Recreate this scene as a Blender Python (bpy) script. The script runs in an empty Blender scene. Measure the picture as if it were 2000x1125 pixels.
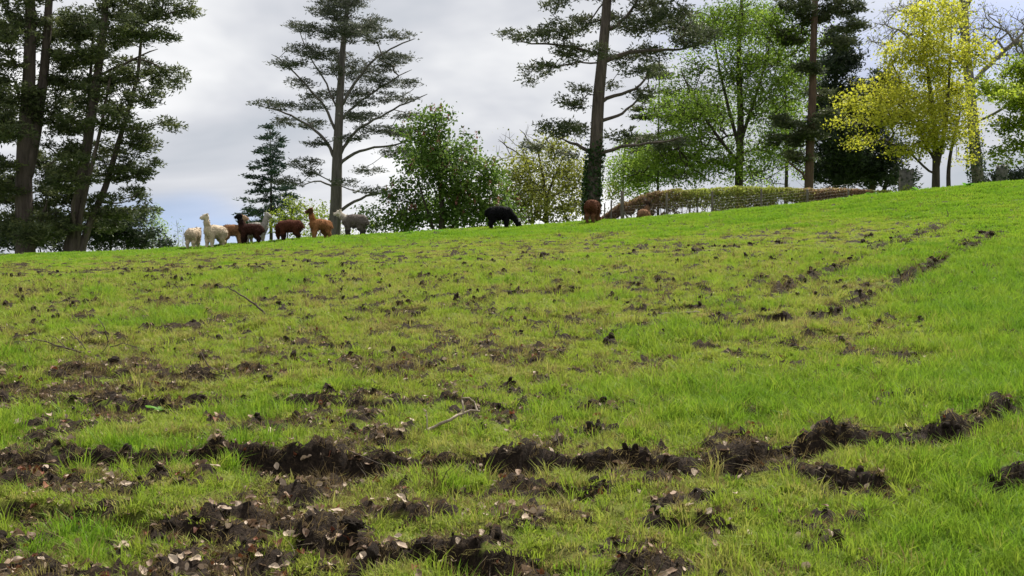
import bpy, math
import numpy as np
from mathutils import Vector, Matrix

# ------------------------------------------------------------------ camera, sky, sun, exposure
S = bpy.context.scene
COL = S.collection
R = math.radians
ZC, FPX = 1.6, 2144.0
cam_d = bpy.data.cameras.new('camera'); cam = bpy.data.objects.new('camera', cam_d); COL.objects.link(cam)
cam_d.sensor_width = 36; cam_d.lens = 36 * FPX / 2000; cam_d.clip_end = 6000; cam_d.clip_start = 0.05
cam.location = (0, 0, ZC); cam.rotation_euler = (R(90), 0, 0)
S.camera = cam
S.view_settings.view_transform = 'Standard'; S.view_settings.look = 'None'
S.view_settings.exposure = 0.93; S.view_settings.gamma = 1
S.cycles.use_denoising = True
S.cycles.max_bounces = 6; S.cycles.diffuse_bounces = 3; S.cycles.transmission_bounces = 4; S.cycles.glossy_bounces = 2
SUN_EL, SUN_AZ = R(53), R(30)          # azimuth measured from +Y towards +X

W = bpy.data.worlds.new('World'); S.world = W; W.use_nodes = True
nt = W.node_tree; nt.nodes.clear()
def N(tree, t, **kw):
    n = tree.nodes.new(t)
    for k, v in kw.items():
        if k.startswith('i_'): n.inputs[k[2:].replace('_', ' ')].default_value = v
        elif k.startswith('n_'): n.inputs[int(k[2:])].default_value = v
        else: setattr(n, k, v)
    return n
def ramp(tree, fac, stops, interp='LINEAR'):
    n = tree.nodes.new('ShaderNodeValToRGB'); cr = n.color_ramp; cr.interpolation = interp
    while len(cr.elements) < len(stops): cr.elements.new(0.5)
    for e, (p, c) in zip(cr.elements, stops):
        e.position = p; e.color = (*c, 1) if len(c) == 3 else c
    tree.links.new(fac, n.inputs[0]); return n
L = nt.links.new
sky = N(nt, 'ShaderNodeTexSky', sky_type='NISHITA', sun_disc=False, sun_elevation=SUN_EL, sun_rotation=SUN_AZ, dust_density=0.0, ozone_density=2.0)
bg_sky = N(nt, 'ShaderNodeBackground'); bg_sky.inputs[1].default_value = 0.06; tn = N(nt, 'ShaderNodeMix', data_type='RGBA', blend_type='MULTIPLY'); tn.inputs[0].default_value = 1; tn.inputs[7].default_value = (.55, .68, 1.15, 1)
L(sky.outputs[0], tn.inputs[6]); L(tn.outputs[2], bg_sky.inputs[0])
tc = N(nt, 'ShaderNodeTexCoord'); sep = N(nt, 'ShaderNodeSeparateXYZ'); L(tc.outputs['Generated'], sep.inputs[0])
za = N(nt, 'ShaderNodeMath', operation='MAXIMUM', n_1=0.0); L(sep.outputs[2], za.inputs[0])
zb_ = N(nt, 'ShaderNodeMath', operation='ADD', n_1=0.22); L(za.outputs[0], zb_.inputs[0])
dx_ = N(nt, 'ShaderNodeMath', operation='DIVIDE'); L(sep.outputs[0], dx_.inputs[0]); L(zb_.outputs[0], dx_.inputs[1])
dy_ = N(nt, 'ShaderNodeMath', operation='DIVIDE'); L(sep.outputs[1], dy_.inputs[0]); L(zb_.outputs[0], dy_.inputs[1])
cmb = N(nt, 'ShaderNodeCombineXYZ'); L(dx_.outputs[0], cmb.inputs[0]); L(dy_.outputs[0], cmb.inputs[1]); cmb.inputs[2].default_value = 21.9
nz1 = N(nt, 'ShaderNodeTexNoise', i_Scale=0.75, i_Detail=5.0, i_Roughness=0.52, i_Distortion=0.35); L(cmb.outputs[0], nz1.inputs['Vector'])
cl = ramp(nt, nz1.outputs[0], [(0.36, (0.255, 0.275, 0.305)), (0.45, (0.325, 0.335, 0.36)), (0.54, (0.43, 0.435, 0.445)), (0.64, (0.55, 0.55, 0.55))])
bg_cl = N(nt, 'ShaderNodeBackground'); bg_cl.inputs[1].default_value = 1.1; L(cl.outputs[0], bg_cl.inputs[0])
mp2 = N(nt, 'ShaderNodeMapping'); mp2.inputs['Location'].default_value = (3.0, 8.1, 0); L(cmb.outputs[0], mp2.inputs[0])
nz2 = N(nt, 'ShaderNodeTexNoise', i_Scale=0.55, i_Detail=3.0, i_Roughness=0.5); L(mp2.outputs[0], nz2.inputs['Vector'])
gap = ramp(nt, nz2.outputs[0], [(0.27, (.62, .62, .62)), (0.42, (0, 0, 0))], 'EASE')
mixs = N(nt, 'ShaderNodeMixShader'); L(gap.outputs[0], mixs.inputs[0]); L(bg_cl.outputs[0], mixs.inputs[1]); L(bg_sky.outputs[0], mixs.inputs[2])
wo = N(nt, 'ShaderNodeOutputWorld'); L(mixs.outputs[0], wo.inputs[0])

sd = bpy.data.lights.new('sun', 'SUN'); sd.energy = 4.7; sd.angle = R(5); sd.color = (1, 0.95, 0.87)
sun = bpy.data.objects.new('sun', sd); COL.objects.link(sun)
dirv = Vector((math.sin(SUN_AZ) * math.cos(SUN_EL), math.cos(SUN_AZ) * math.cos(SUN_EL), math.sin(SUN_EL)))
sun.rotation_euler = dirv.to_track_quat('Z', 'Y').to_euler(); sun.location = (20, 30, 60)

# ------------------------------------------------------------------ helpers
def tag(o, label=None, cat=None, group=None, kind=None):
    for k, v in (('label', label), ('category', cat), ('group', group), ('kind', kind)):
        if v: o[k] = v
    return o
def empty(name, loc=(0, 0, 0), rz=0.0):
    o = bpy.data.objects.new(name, None); COL.objects.link(o); o.empty_display_size = 0.2
    o.location = loc; o.rotation_euler = (0, 0, rz); return o
def link_mesh(name, me, parent=None, loc=None):
    o = bpy.data.objects.new(name, me); COL.objects.link(o)
    if parent is not None: o.parent = parent
    if loc is not None: o.location = loc
    return o
def mesh_np(name, V, F, mat, smooth=False, fattr=None, vattr=None):
    """V (n,3); F: list of int arrays (m,k)"""
    me = bpy.data.meshes.new(name)
    V = np.asarray(V, np.float32)
    Fs = [np.asarray(f, np.int32) for f in (F if isinstance(F, (list, tuple)) else [F]) if len(f)]
    me.vertices.add(len(V)); me.vertices.foreach_set('co', V.ravel())
    nl = sum(f.size for f in Fs); npoly = sum(len(f) for f in Fs)
    me.loops.add(nl); me.polygons.add(npoly)
    me.loops.foreach_set('vertex_index', np.concatenate([f.ravel() for f in Fs]))
    tot = np.concatenate([np.full(len(f), f.shape[1], np.int32) for f in Fs])
    me.polygons.foreach_set('loop_start', (np.cumsum(tot) - tot).astype(np.int32))
    if smooth: me.polygons.foreach_set('use_smooth', np.ones(npoly, bool))
    for d, dom in ((fattr, 'FACE'), (vattr, 'POINT')):
        for k, a in (d or {}).items():
            a = np.asarray(a, np.float32)
            if a.ndim == 1:
                at = me.attributes.new(k, 'FLOAT', dom); at.data.foreach_set('value', a)
            else:
                at = me.attributes.new(k, 'FLOAT_COLOR', dom)
                at.data.foreach_set('color', np.concatenate([a, np.ones((len(a), 1), np.float32)], 1).ravel())
    me.update(calc_edges=True); me.validate()
    if mat is not None: me.materials.append(mat)
    return me

def _h(i, j, k, s):
    n = (i.astype(np.int64) * 374761393 + j.astype(np.int64) * 668265263 + k.astype(np.int64) * 2147483647 + s * 974711) & 0x7fffffff
    n = ((n ^ (n >> 13)) * 1274126177) & 0x7fffffff
    n = ((n ^ (n >> 16)) * 1911520717) & 0x7fffffff
    return ((n ^ (n >> 15)) & 0xffff) / 65535.0
def vn2(x, y, s=0):
    x = np.asarray(x, float); y = np.asarray(y, float)
    i = np.floor(x); j = np.floor(y); u = x - i; v = y - j
    u = u * u * u * (u * (u * 6 - 15) + 10); v = v * v * v * (v * (v * 6 - 15) + 10)
    z = np.zeros_like(i)
    a = _h(i, j, z, s); b = _h(i + 1, j, z, s); c = _h(i, j + 1, z, s); d = _h(i + 1, j + 1, z, s)
    return (a + (b - a) * u) * (1 - v) + (c + (d - c) * u) * v
def fbm(x, y, s=0, o=4, g=0.5):
    t = 0; a = 1; w = 0
    for k in range(o):
        t = t + a * vn2(x * 2 ** k + 17.3 * k, y * 2 ** k - 9.1 * k, s + k); w += a; a *= g
    return t / w
def vn3(p, s=0):
    i = np.floor(p); f = p - i; f = f * f * (3 - 2 * f)
    r = 0
    for a in (0, 1):
        for b in (0, 1):
            for c in (0, 1):
                w = (f[..., 0] if a else 1 - f[..., 0]) * (f[..., 1] if b else 1 - f[..., 1]) * (f[..., 2] if c else 1 - f[..., 2])
                r = r + w * _h(i[..., 0] + a, i[..., 1] + b, i[..., 2] + c, s)
    return r
def sst(a, b, x):
    t = np.clip((np.asarray(x, float) - a) / (b - a), 0, 1); return t * t * (3 - 2 * t)
def nrm(v): return v / np.maximum(np.linalg.norm(v, axis=-1, keepdims=True), 1e-9)

# ------------------------------------------------------------------ terrain
CX = np.array([-900, -400, 0, 100, 200, 300, 400, 500, 600, 700, 800, 900, 1000, 1100, 1200, 1300, 1400, 1500, 1600, 1700, 1800, 1900, 2000, 2300, 2800.])
CY = np.array([517, 510, 500, 497, 494, 489, 483.5, 476, 467, 461, 456, 450, 445, 438.5, 432, 424.5, 416.5, 407, 396.5, 383, 374, 364, 355, 330, 300.])
SL0, CURV = 0.115, 0.012
def yc(x): return 50 - 0.12 * np.clip(x, -45, 45)
def zb(y): return 0.06 * y + 0.00055 * y * y
_yv = 50.0
for _ in range(30): _yv = yc((CX - 1000) / FPX * _yv) + 2.4
_X = (CX - 1000) / FPX * _yv
_Z = ZC - (CY - 562.5) / FPX * _yv
_d = 2.4
_L = _Z - (zb(yc(_X)) + SL0 * _d - CURV * _d * _d)
def G0(x, y):
    x = np.asarray(x, float); y = np.asarray(y, float)
    c = yc(x); yy = np.clip(y, -20, None)
    d = np.maximum(yy - c, 0); dm = np.minimum(d, 9.8)
    z = zb(np.minimum(yy, c)) + SL0 * dm - CURV * dm * dm - 0.12 * np.clip(d - 9.8, 0, 75)
    s = np.clip(yy / c, 0, 1) ** 1.35
    return z + np.interp(x, _X, _L) * s
def px_ground(px, py):
    """the spot of the pasture that a photo point shows"""
    ys = np.geomspace(3.2, 60, 1500)
    zr = ZC - (py - 562.5) / FPX * ys
    xs = (px - 1000) / FPX * ys
    hit = np.nonzero(G0(xs, ys) >= zr)[0]
    i = hit[0] if len(hit) else len(ys) - 1
    return xs[i], ys[i]

# furrows and trampled lines torn into the turf: (photo points, half width m, depth m, strength)
STROKES = [
    ([(-80, 905), (0, 903), (150, 905), (350, 905), (600, 912), (760, 900), (850, 895), (1000, 912), (1100, 905), (1250, 908), (1400, 900), (1550, 888), (1680, 868), (1780, 858), (1900, 825), (1960, 800)], 0.18, 0.16, 1.55),
    ([(-60, 792), (120, 788), (250, 800), (350, 788), (480, 780), (600, 786), (690, 780), (790, 795)], 0.17, 0.09, 1.0),
    ([(850, 795), (960, 797), (1050, 780), (1130, 757), (1200, 758)], 0.20, 0.08, 0.9),
    ([(-60, 1005), (120, 1000), (250, 1020), (400, 1052), (500, 1065)], 0.17, 0.06, 1.05),
    ([(560, 1085), (680, 1080), (800, 1095), (950, 1092), (1070, 1108)], 0.15, 0.08, 1.0),
    ([(600, 990), (720, 970), (820, 985), (920, 962)], 0.17, 0.06, 0.95),
    ([(1560, 915), (1620, 938), (1700, 955), (1770, 940)], 0.13, 0.10, 1.1),
    ([(1880, 975), (1950, 955), (2040, 940)], 0.12, 0.09, 1.0),
    ([(1230, 1024), (1400, 1035), (1560, 1045), (1650, 1030)], 0.10, 0.05, 0.7),
    ([(1738, 566), (1770, 541), (1816, 520), (1855, 499), (1898, 474), (1955, 452)], 0.32, 0.13, 1.4),
    ([(1500, 575), (1592, 545), (1642, 524), (1691, 487), (1727, 481), (1791, 460), (1848, 437)], 0.30, 0.11, 1.15),
    ([(1330, 655), (1407, 638), (1460, 630), (1513, 623), (1577, 623), (1656, 591), (1709, 573)], 0.28, 0.10, 1.25),
    ([(1640, 612), (1716, 605), (1765, 604)], 0.30, 0.07, 0.95),
    ([(1780, 580), (1841, 582)], 0.24, 0.08, 1.0),
    ([(1480, 680), (1577, 662), (1610, 650)], 0.22, 0.09, 1.0),
    ([(1740, 700), (1805, 692)], 0.18, 0.08, 0.95),
    ([(1850, 665), (1900, 660), (1985, 652)], 0.22, 0.06, 0.85),
    ([(1180, 622), (1250, 608), (1300, 606), (1414, 599)], 0.34, 0.06, 0.95),
    ([(-40, 720), (60, 725), (200, 722), (300, 738), (430, 742)], 0.26, 0.06, 0.9),
    ([(480, 728), (560, 715), (650, 724)], 0.24, 0.06, 0.85),
    ([(660, 612), (780, 608), (900, 604)], 0.34, 0.05, 0.75),
    ([(880, 690), (980, 680), (1100, 690), (1200, 705), (1340, 705)], 0.24, 0.05, 0.7),
    ([(-40, 860), (40, 862), (100, 875)], 0.13, 0.06, 1.0),
    ([(1360, 890), (1430, 880), (1480, 885)], 0.12, 0.05, 1.0),
    ([(1030, 895), (1110, 885)], 0.10, 0.04, 1.0),
    ([(1380, 708), (1440, 700), (1520, 705)], 0.20, 0.05, 0.7),
    ([(170, 985), (260, 970), (340, 985)], 0.13, 0.04, 0.7),
    ([(1940, 555), (2040, 520)], 0.3, 0.06, 0.7),
    ([(900, 985), (1000, 965), (1120, 975), (1240, 960)], 0.11, 0.05, 0.85),
    ([(1120, 1075), (1230, 1060), (1300, 1068)], 0.09, 0.05, 0.75),
    ([(1420, 1100), (1520, 1092), (1640, 1100)], 0.09, 0.04, 0.8),
    ([(700, 1020), (800, 1010), (900, 1030)], 0.10, 0.05, 0.8),
    ([(0, 945), (90, 950), (180, 940)], 0.11, 0.05, 0.9),
    ([(1300, 985), (1420, 975), (1500, 990)], 0.09, 0.04, 0.75),
    ([(560, 840), (660, 850), (760, 845)], 0.11, 0.04, 0.8),
    ([(1560, 735), (1650, 730)], 0.15, 0.05, 0.6),
    ([(1000, 640), (1100, 632), (1190, 640)], 0.26, 0.06, 0.85),
    ([(1080, 575), (1150, 572)], 0.3, 0.08, 0.95),
    ([(1200, 560), (1330, 548)], 0.3, 0.05, 0.7),
    ([(920, 590), (960, 588)], 0.26, 0.07, 0.95),
]
STW = []
for pts, w, a, m in STROKES:
    STW.append((np.array([px_ground(*p) for p in pts]), w, a, m))

def lushness(x, y):
    """0 = short mossy turf, 1 = long green grass"""
    x = np.asarray(x, float); y = np.asarray(y, float)
    d = y - yc(x)
    top = sst(-13, -3, d + 4 * (fbm(x * .12, y * .12, 51, 3) - .5) * 2 - 3 * sst(-5, -18, x))
    u = x / np.maximum(y, 1)                       # open side slope to the right
    right = sst(0.30, 0.44, u + 0.10 * (fbm(x * .4, y * .4, 52, 3) - .5))
    near = np.exp(-(((x - 2.2) / 1.9) ** 2 + ((y - 9.3) / 1.5) ** 2)) * .9 + sst(6.6, 5.0, y) * sst(.3, 2.2, x) * .85
    n = fbm(x * .55, y * .55, 53, 4)
    return np.clip(np.maximum.reduce([top, right * .85, near * .95]) * (.55 + .75 * n) + sst(.56, .74, n) * .55, 0, 1)

def detail(x, y):
    """returns fine height, soil mask"""
    x = np.asarray(x, float); y = np.asarray(y, float)
    z = 0.08 * (fbm(x * .55, y * .55, 3, 3) - .5) + 0.13 * (fbm(x * 2.1, y * 2.1, 8, 3) - .5) + .085 * (fbm(x * 4.2, y * 4.2, 88, 3, .6) - .5)
    m = np.zeros_like(x)
    far = sst(9, 28, y)
    wig = (fbm(x * 1.6, y * 1.6, 21, 4) - .5)
    wig2 = (fbm(x * 6, y * 6, 24, 3) - .5)
    fine = fbm(x * 6.5, y * 6.5, 47, 3, .6)
    brk = fbm(x * 1.3, y * 1.3, 31, 4); brk2 = fbm(x * 4.5, y * 4.5, 37, 4, .6)
    for P, w, a, st in STW:
        lo = P.min(0) - 4 * w - .4; hi = P.max(0) + 4 * w + .4
        k = np.nonzero((x > lo[0]) & (x < hi[0]) & (y > lo[1]) & (y < hi[1]))[0] if x.ndim == 1 else None
        if len(k) == 0: continue
        X = x[k]; Y = y[k]; best = np.full(len(k), 1e9); sg = np.zeros(len(k)); along = np.zeros(len(k)); acc = 0
        for p, q in zip(P[:-1], P[1:]):
            e = q - p; ll = np.hypot(*e); e = e / ll
            t = np.clip((X - p[0]) * e[0] + (Y - p[1]) * e[1], 0, ll)
            dx = X - p[0] - e[0] * t; dy = Y - p[1] - e[1] * t
            d = np.hypot(dx, dy); up = d < best
            s = -e[1] * dx + e[0] * dy
            best = np.where(up, d, best); sg = np.where(up, np.where(np.abs(s) > 1e-6, np.sign(s), 1), sg)
            along = np.where(up, acc + t, along); acc += ll
        t = best * sg + wig[k] * w * 2.4 + wig2[k] * w * 1.0
        ends = sst(-.1 * w, 1.6 * w, along + .5 * w) * sst(-.1 * w, 1.6 * w, acc - along + .5 * w)
        b = sst(.30, .56, brk[k] + .30 * (st - .72)) * ends
        if st > 1.05: b = np.maximum(b, (.95 if st > 1.45 else .75) * ends)
        tr = -a * np.exp(-((t + .55 * w) / (.50 * w)) ** 2)
        bk = .75 * a * sst(-.30 * w, .06 * w, t) * np.exp(-np.maximum(t, 0) / (1.5 * w)) * (.35 + 1.3 * vn2(X * 3.1, Y * 3.1, 35))
        z[k] += (tr + bk) * b
        m[k] = np.maximum(m[k], np.clip(1.5 * np.exp(-((t + .38 * w) / (.66 * w)) ** 2) * b * st * (.55 + .9 * brk2[k]) * (1.35 if st > 1.3 else 1) * np.maximum(.30 + .95 * sst(.32, .55, fine[k]), .85 if st > 1.45 else (.5 if st > 1.3 else 0)), 0, 1))
    # scattered scuffs
    lush = lushness(x, y)
    n1 = fbm(x * 1.15 + 5, y * 1.15, 41, 5, .6); n2 = fbm(x * 3.3, y * 3.3 + 3, 44, 4, .6)
    left = np.maximum(sst(2.8, -2.0, x) * sst(9.6, 6.2, y), .55 * sst(-.8, -3, x) * sst(13, 9, y))
    midl = sst(24, 7, y) * sst(6, -5, x) * .04
    band = .05 * sst(6, 9, y) * sst(30, 14, y)
    th = .600 - .155 * left - midl - band + .17 * lush + .03 * far
    m = np.maximum(m, sst(th, th + .06, n1 * .62 + n2 * .38) * (1 - .45 * far) * (.25 + .95 * sst(.34, .56, fine)))
    th2 = .626 + .085 * lush - .015 * sst(5, -5, x)
    ms = sst(th2, th2 + .05, n2) * (.95 - .15 * far); m = np.maximum(m, ms); z += ms * (.035 + .03 * far)
    rough = (fbm(x * 8, y * 8, 61, 4, .65) - .5) * .12 + (np.abs(fbm(x * 17, y * 17, 66, 3, .7) - .5) - .1) * .12
    z += m * rough * (1 + .5 * far)
    return z, m
def G(x, y):
    x1 = np.atleast_1d(np.asarray(x, float)).ravel(); y1 = np.atleast_1d(np.asarray(y, float)).ravel()
    z, m = detail(x1, y1); z = (G0(x1, y1) + z)
    return z if np.ndim(x) else float(z[0])

# ------------------------------------------------------------------ materials
def mat(name): 
    m = bpy.data.materials.new(name); m.use_nodes = True; m.node_tree.nodes.clear()
    o = m.node_tree.nodes.new('ShaderNodeOutputMaterial'); return m, m.node_tree, o
def leaf_mat(name, stops, trans=.4, attr='tint', atype='GEOMETRY', rough=.6, spec=.25):
    m, t, o = mat(name)
    at = N(t, 'ShaderNodeAttribute', attribute_name=attr, attribute_type=atype)
    r = ramp(t, at.outputs['Fac'], stops)
    p = N(t, 'ShaderNodeBsdfPrincipled'); p.inputs['Roughness'].default_value = rough; p.inputs['Specular IOR Level'].default_value = spec
    t.links.new(r.outputs[0], p.inputs['Base Color'])
    tr = N(t, 'ShaderNodeBsdfTranslucent'); t.links.new(r.outputs[0], tr.inputs[0])
    mx = N(t, 'ShaderNodeMixShader'); mx.inputs[0].default_value = trans
    t.links.new(p.outputs[0], mx.inputs[1]); t.links.new(tr.outputs[0], mx.inputs[2]); t.links.new(mx.outputs[0], o.inputs[0])
    return m
def rough_mat(name, c0, c1, scale=8, rough=.9, bump=.3, stretch=(1, 1, 1), dist=.03, spec=.2):
    m, t, o = mat(name)
    tc = N(t, 'ShaderNodeTexCoord'); mp = N(t, 'ShaderNodeMapping'); mp.inputs['Scale'].default_value = stretch
    t.links.new(tc.outputs['Object'], mp.inputs[0])
    nz = N(t, 'ShaderNodeTexNoise', i_Scale=scale, i_Detail=6.0, i_Roughness=.65); t.links.new(mp.outputs[0], nz.inputs['Vector'])
    r = ramp(t, nz.outputs[0], [(.3, c0), (.7, c1)])
    p = N(t, 'ShaderNodeBsdfPrincipled'); p.inputs['Roughness'].default_value = rough; p.inputs['Specular IOR Level'].default_value = spec
    t.links.new(r.outputs[0], p.inputs['Base Color'])
    b = N(t, 'ShaderNodeBump'); b.inputs['Strength'].default_value = bump; b.inputs['Distance'].default_value = dist
    t.links.new(nz.outputs[0], b.inputs['Height']); t.links.new(b.outputs[0], p.inputs['Normal'])
    t.links.new(p.outputs[0], o.inputs[0]); return m
def bark(name, c0, c1): return rough_mat(name, c0, c1, 3.0, .92, .8, (2.2, 2.2, .35), .12)
B_PINE = bark('bark_pine', (.045, .036, .030), (.125, .10, .085))
B_CEDAR = bark('bark_cedar', (.075, .065, .060), (.17, .15, .14))
B_SCOTS = bark('bark_scots', (.055, .038, .030), (.14, .09, .065))
B_DARK = bark('bark_dark', (.028, .024, .018), (.085, .07, .052))
B_GREY = bark('bark_grey', (.09, .08, .066), (.22, .20, .165))
B_BIRCH = bark('bark_birch', (.25, .25, .23), (.55, .55, .52))
M_PINE = leaf_mat('pine_needles', [(0, (.036, .050, .022)), (.5, (.085, .108, .040)), (1, (.17, .19, .066))], 0.36)
M_CEDAR = leaf_mat('cedar_needles', [(0, (.038, .047, .034)), (.5, (.074, .086, .058)), (1, (.13, .14, .09))], 0.26)
M_SPRUCE = leaf_mat('spruce_needles', [(0, (.016, .034, .026)), (.5, (.032, .060, .042)), (1, (.06, .10, .065))], .2)
M_CHEST = leaf_mat('chestnut_leaf', [(0, (.042, .080, .016)), (.5, (.090, .155, .027)), (1, (.17, .25, .042))], 0.48)
M_OLIVE = leaf_mat('olive_leaf', [(0, (.11, .125, .022)), (.5, (.20, .22, .036)), (1, (.33, .345, .07))], 0.55)
M_BEECH = leaf_mat('beech_leaf', [(0, (.075, .130, .014)), (.5, (.145, .235, .026)), (1, (.26, .36, .05))], 0.58)
M_YELL = leaf_mat('maple_leaf', [(0, (.22, .25, .022)), (.5, (.40, .41, .036)), (1, (.60, .58, .07))], 0.58)
M_LIME = leaf_mat('lime_leaf', [(0, (.10, .16, .014)), (.5, (.21, .285, .024)), (1, (.36, .42, .045))], 0.58)
M_YEW = leaf_mat('yew_leaf', [(0, (.020, .032, .020)), (.6, (.044, .060, .036)), (1, (.085, .10, .055))], 0.25)
M_SCOTS = leaf_mat('scots_needles', [(0, (.038, .052, .026)), (.5, (.076, .092, .044)), (1, (.14, .15, .07))], 0.26)
M_BIRCH = leaf_mat('birch_leaf', [(0, (.16, .24, .10)), (.5, (.25, .34, .15)), (1, (.36, .45, .22))], .45)
M_BUSH = leaf_mat('bush_leaf', [(0, (.09, .13, .016)), (.5, (.18, .235, .028)), (1, (.31, .36, .05))], 0.52)
M_IVY = leaf_mat('ivy_leaf', [(0, (.012, .030, .009)), (.6, (.028, .062, .015)), (1, (.06, .11, .025))], .2)
M_HEDGE = leaf_mat('hedge_leaf', [(0, (.20, .125, .078)), (.30, (.28, .19, .11)), (.46, (.27, .25, .08)), (.70, (.27, .32, .06)), (1, (.42, .48, .09))], 0.55)
M_FLOWER = leaf_mat('chestnut_blossom', [(0, (.16, .065, .05)), (1, (.30, .15, .11))], 0.35)
M_WEED = leaf_mat('weed_leaf', [(0, (.07, .20, .02)), (1, (.16, .36, .04))], .45)
M_TWIG = rough_mat('twig', (.05, .038, .030), (.13, .10, .075), 30, .85, .2)
M_TWIGP = rough_mat('twig_pale', (.20, .155, .115), (.40, .33, .26), 30, .85, .2)
M_POST = rough_mat('weathered_post', (.07, .062, .05), (.17, .15, .12), 5, .9, .4, (4, 4, .5))
M_STUMP = rough_mat('stump', (.05, .05, .042), (.15, .145, .125), 4, .95, .6)
M_SOIL = rough_mat('soil_clod', (.012, .0085, .006), (.048, .034, .023), 45, .95, .9, dist=.02, spec=.15)
def wire_mat():
    m, t, o = mat('fence_wire'); p = N(t, 'ShaderNodeBsdfPrincipled')
    nz = N(t, 'ShaderNodeTexNoise', i_Scale=3.0); r = ramp(t, nz.outputs[0], [(.3, (.16, .14, .12)), (.7, (.30, .29, .28))])
    t.links.new(r.outputs[0], p.inputs['Base Color']); p.inputs['Metallic'].default_value = .5; p.inputs['Roughness'].default_value = .6
    t.links.new(p.outputs[0], o.inputs[0]); return m
M_WIRE = wire_mat()

def ground_mat():
    m, t, o = mat('pasture_ground'); l = t.links.new
    a_s = N(t, 'ShaderNodeAttribute', attribute_name='soil'); a_l = N(t, 'ShaderNodeAttribute', attribute_name='lush')
    geo = N(t, 'ShaderNodeNewGeometry')
    n_f = N(t, 'ShaderNodeTexNoise', i_Scale=38.0, i_Detail=5.0, i_Roughness=.7); l(geo.outputs['Position'], n_f.inputs['Vector'])
    n_m = N(t, 'ShaderNodeTexNoise', i_Scale=5.0, i_Detail=6.0, i_Roughness=.68); l(geo.outputs['Position'], n_m.inputs['Vector'])
    n_b = N(t, 'ShaderNodeTexNoise', i_Scale=.45, i_Detail=4.0, i_Roughness=.6); l(geo.outputs['Position'], n_b.inputs['Vector'])
    moss = ramp(t, n_m.outputs[0], [(.28, (.040, .038, .014)), (.46, (.085, .095, .018)), (.62, (.145, .165, .026)), (.8, (.24, .22, .065))])
    lush = ramp(t, n_m.outputs[0], [(.25, (.045, .090, .010)), (.5, (.085, .160, .015)), (.8, (.14, .225, .022))])
    mx = N(t, 'ShaderNodeMix', data_type='RGBA'); l(a_l.outputs['Fac'], mx.inputs[0]); l(moss.outputs[0], mx.inputs[6]); l(lush.outputs[0], mx.inputs[7])
    soil = ramp(t, n_f.outputs[0], [(.30, (.007, .005, .004)), (.55, (.024, .017, .012)), (.78, (.070, .050, .034))])
    # ragged edge of the torn turf
    ad = N(t, 'ShaderNodeMath', operation='MULTIPLY_ADD', n_1=.9, n_2=-.45); l(n_m.outputs[0], ad.inputs[0])
    su = N(t, 'ShaderNodeMath', operation='ADD'); l(a_s.outputs['Fac'], su.inputs[0]); l(ad.outputs[0], su.inputs[1])
    sm = N(t, 'ShaderNodeMapRange', interpolation_type='SMOOTHSTEP'); sm.inputs[1].default_value = .30; sm.inputs[2].default_value = .55; l(su.outputs[0], sm.inputs[0])
    mx2 = N(t, 'ShaderNodeMix', data_type='RGBA'); l(sm.outputs[0], mx2.inputs[0]); l(mx.outputs[2], mx2.inputs[6]); l(soil.outputs[0], mx2.inputs[7])
    p = N(t, 'ShaderNodeBsdfPrincipled'); p.inputs['Roughness'].default_value = .95; p.inputs['Specular IOR Level'].default_value = .1
    l(mx2.outputs[2], p.inputs['Base Color'])
    bm = N(t, 'ShaderNodeBump'); bm.inputs['Strength'].default_value = .9; bm.inputs['Distance'].default_value = .02
    l(n_f.outputs[0], bm.inputs['Height']); l(bm.outputs[0], p.inputs['Normal']); l(p.outputs[0], o.inputs[0]); return m
M_GROUND = ground_mat()

# ------------------------------------------------------------------ ground sheet
def axis_steps(start, end, f):
    v = [start]
    while v[-1] < end: v.append(v[-1] + f(v[-1]))
    return v
ys = axis_steps(-30, 3.6, lambda y: max(.06, .25 * abs(y - 3.6) * .5)) 
ys = [y for y in ys if y < 3.58] + axis_steps(3.6, 62, lambda y: max(.024, .0056 * y)) 
ys += axis_steps(ys[-1] + .5, 3000, lambda y: .06 * (y - 50))[0:]
xr = axis_steps(0, 36, lambda x: .03 * max(1, abs(x) / 3.8) ** 1.25)
xr += axis_steps(xr[-1] + .5, 3000, lambda x: .25 * (x - 32))
xs = np.array([-v for v in xr[:0:-1]] + xr); ys = np.array(ys)
XX, YY = np.meshgrid(xs, ys); fx = XX.ravel(); fy = YY.ravel()
gz = G0(fx, fy); soilv = np.zeros_like(fx)
inn = (fy > 3) & (fy < 62) & (np.abs(fx) < 40)
dz, dm = detail(fx[inn], fy[inn]); gz[inn] += dz * sst(62, 56, fy[inn]); soilv[inn] = dm
lushv = lushness(fx, fy)
nx, ny = len(xs), len(ys)
idx = np.arange(nx * ny).reshape(ny, nx)
quads = np.stack([idx[:-1, :-1], idx[:-1, 1:], idx[1:, 1:], idx[1:, :-1]], -1).reshape(-1, 4)
me = mesh_np('ground', np.stack([fx, fy, gz], 1), quads, M_GROUND, True, vattr={'soil': soilv, 'lush': lushv})
tag(link_mesh('ground', me), 'sloping green pasture with torn muddy furrows', kind='structure')

rng = np.random.default_rng(7)
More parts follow.
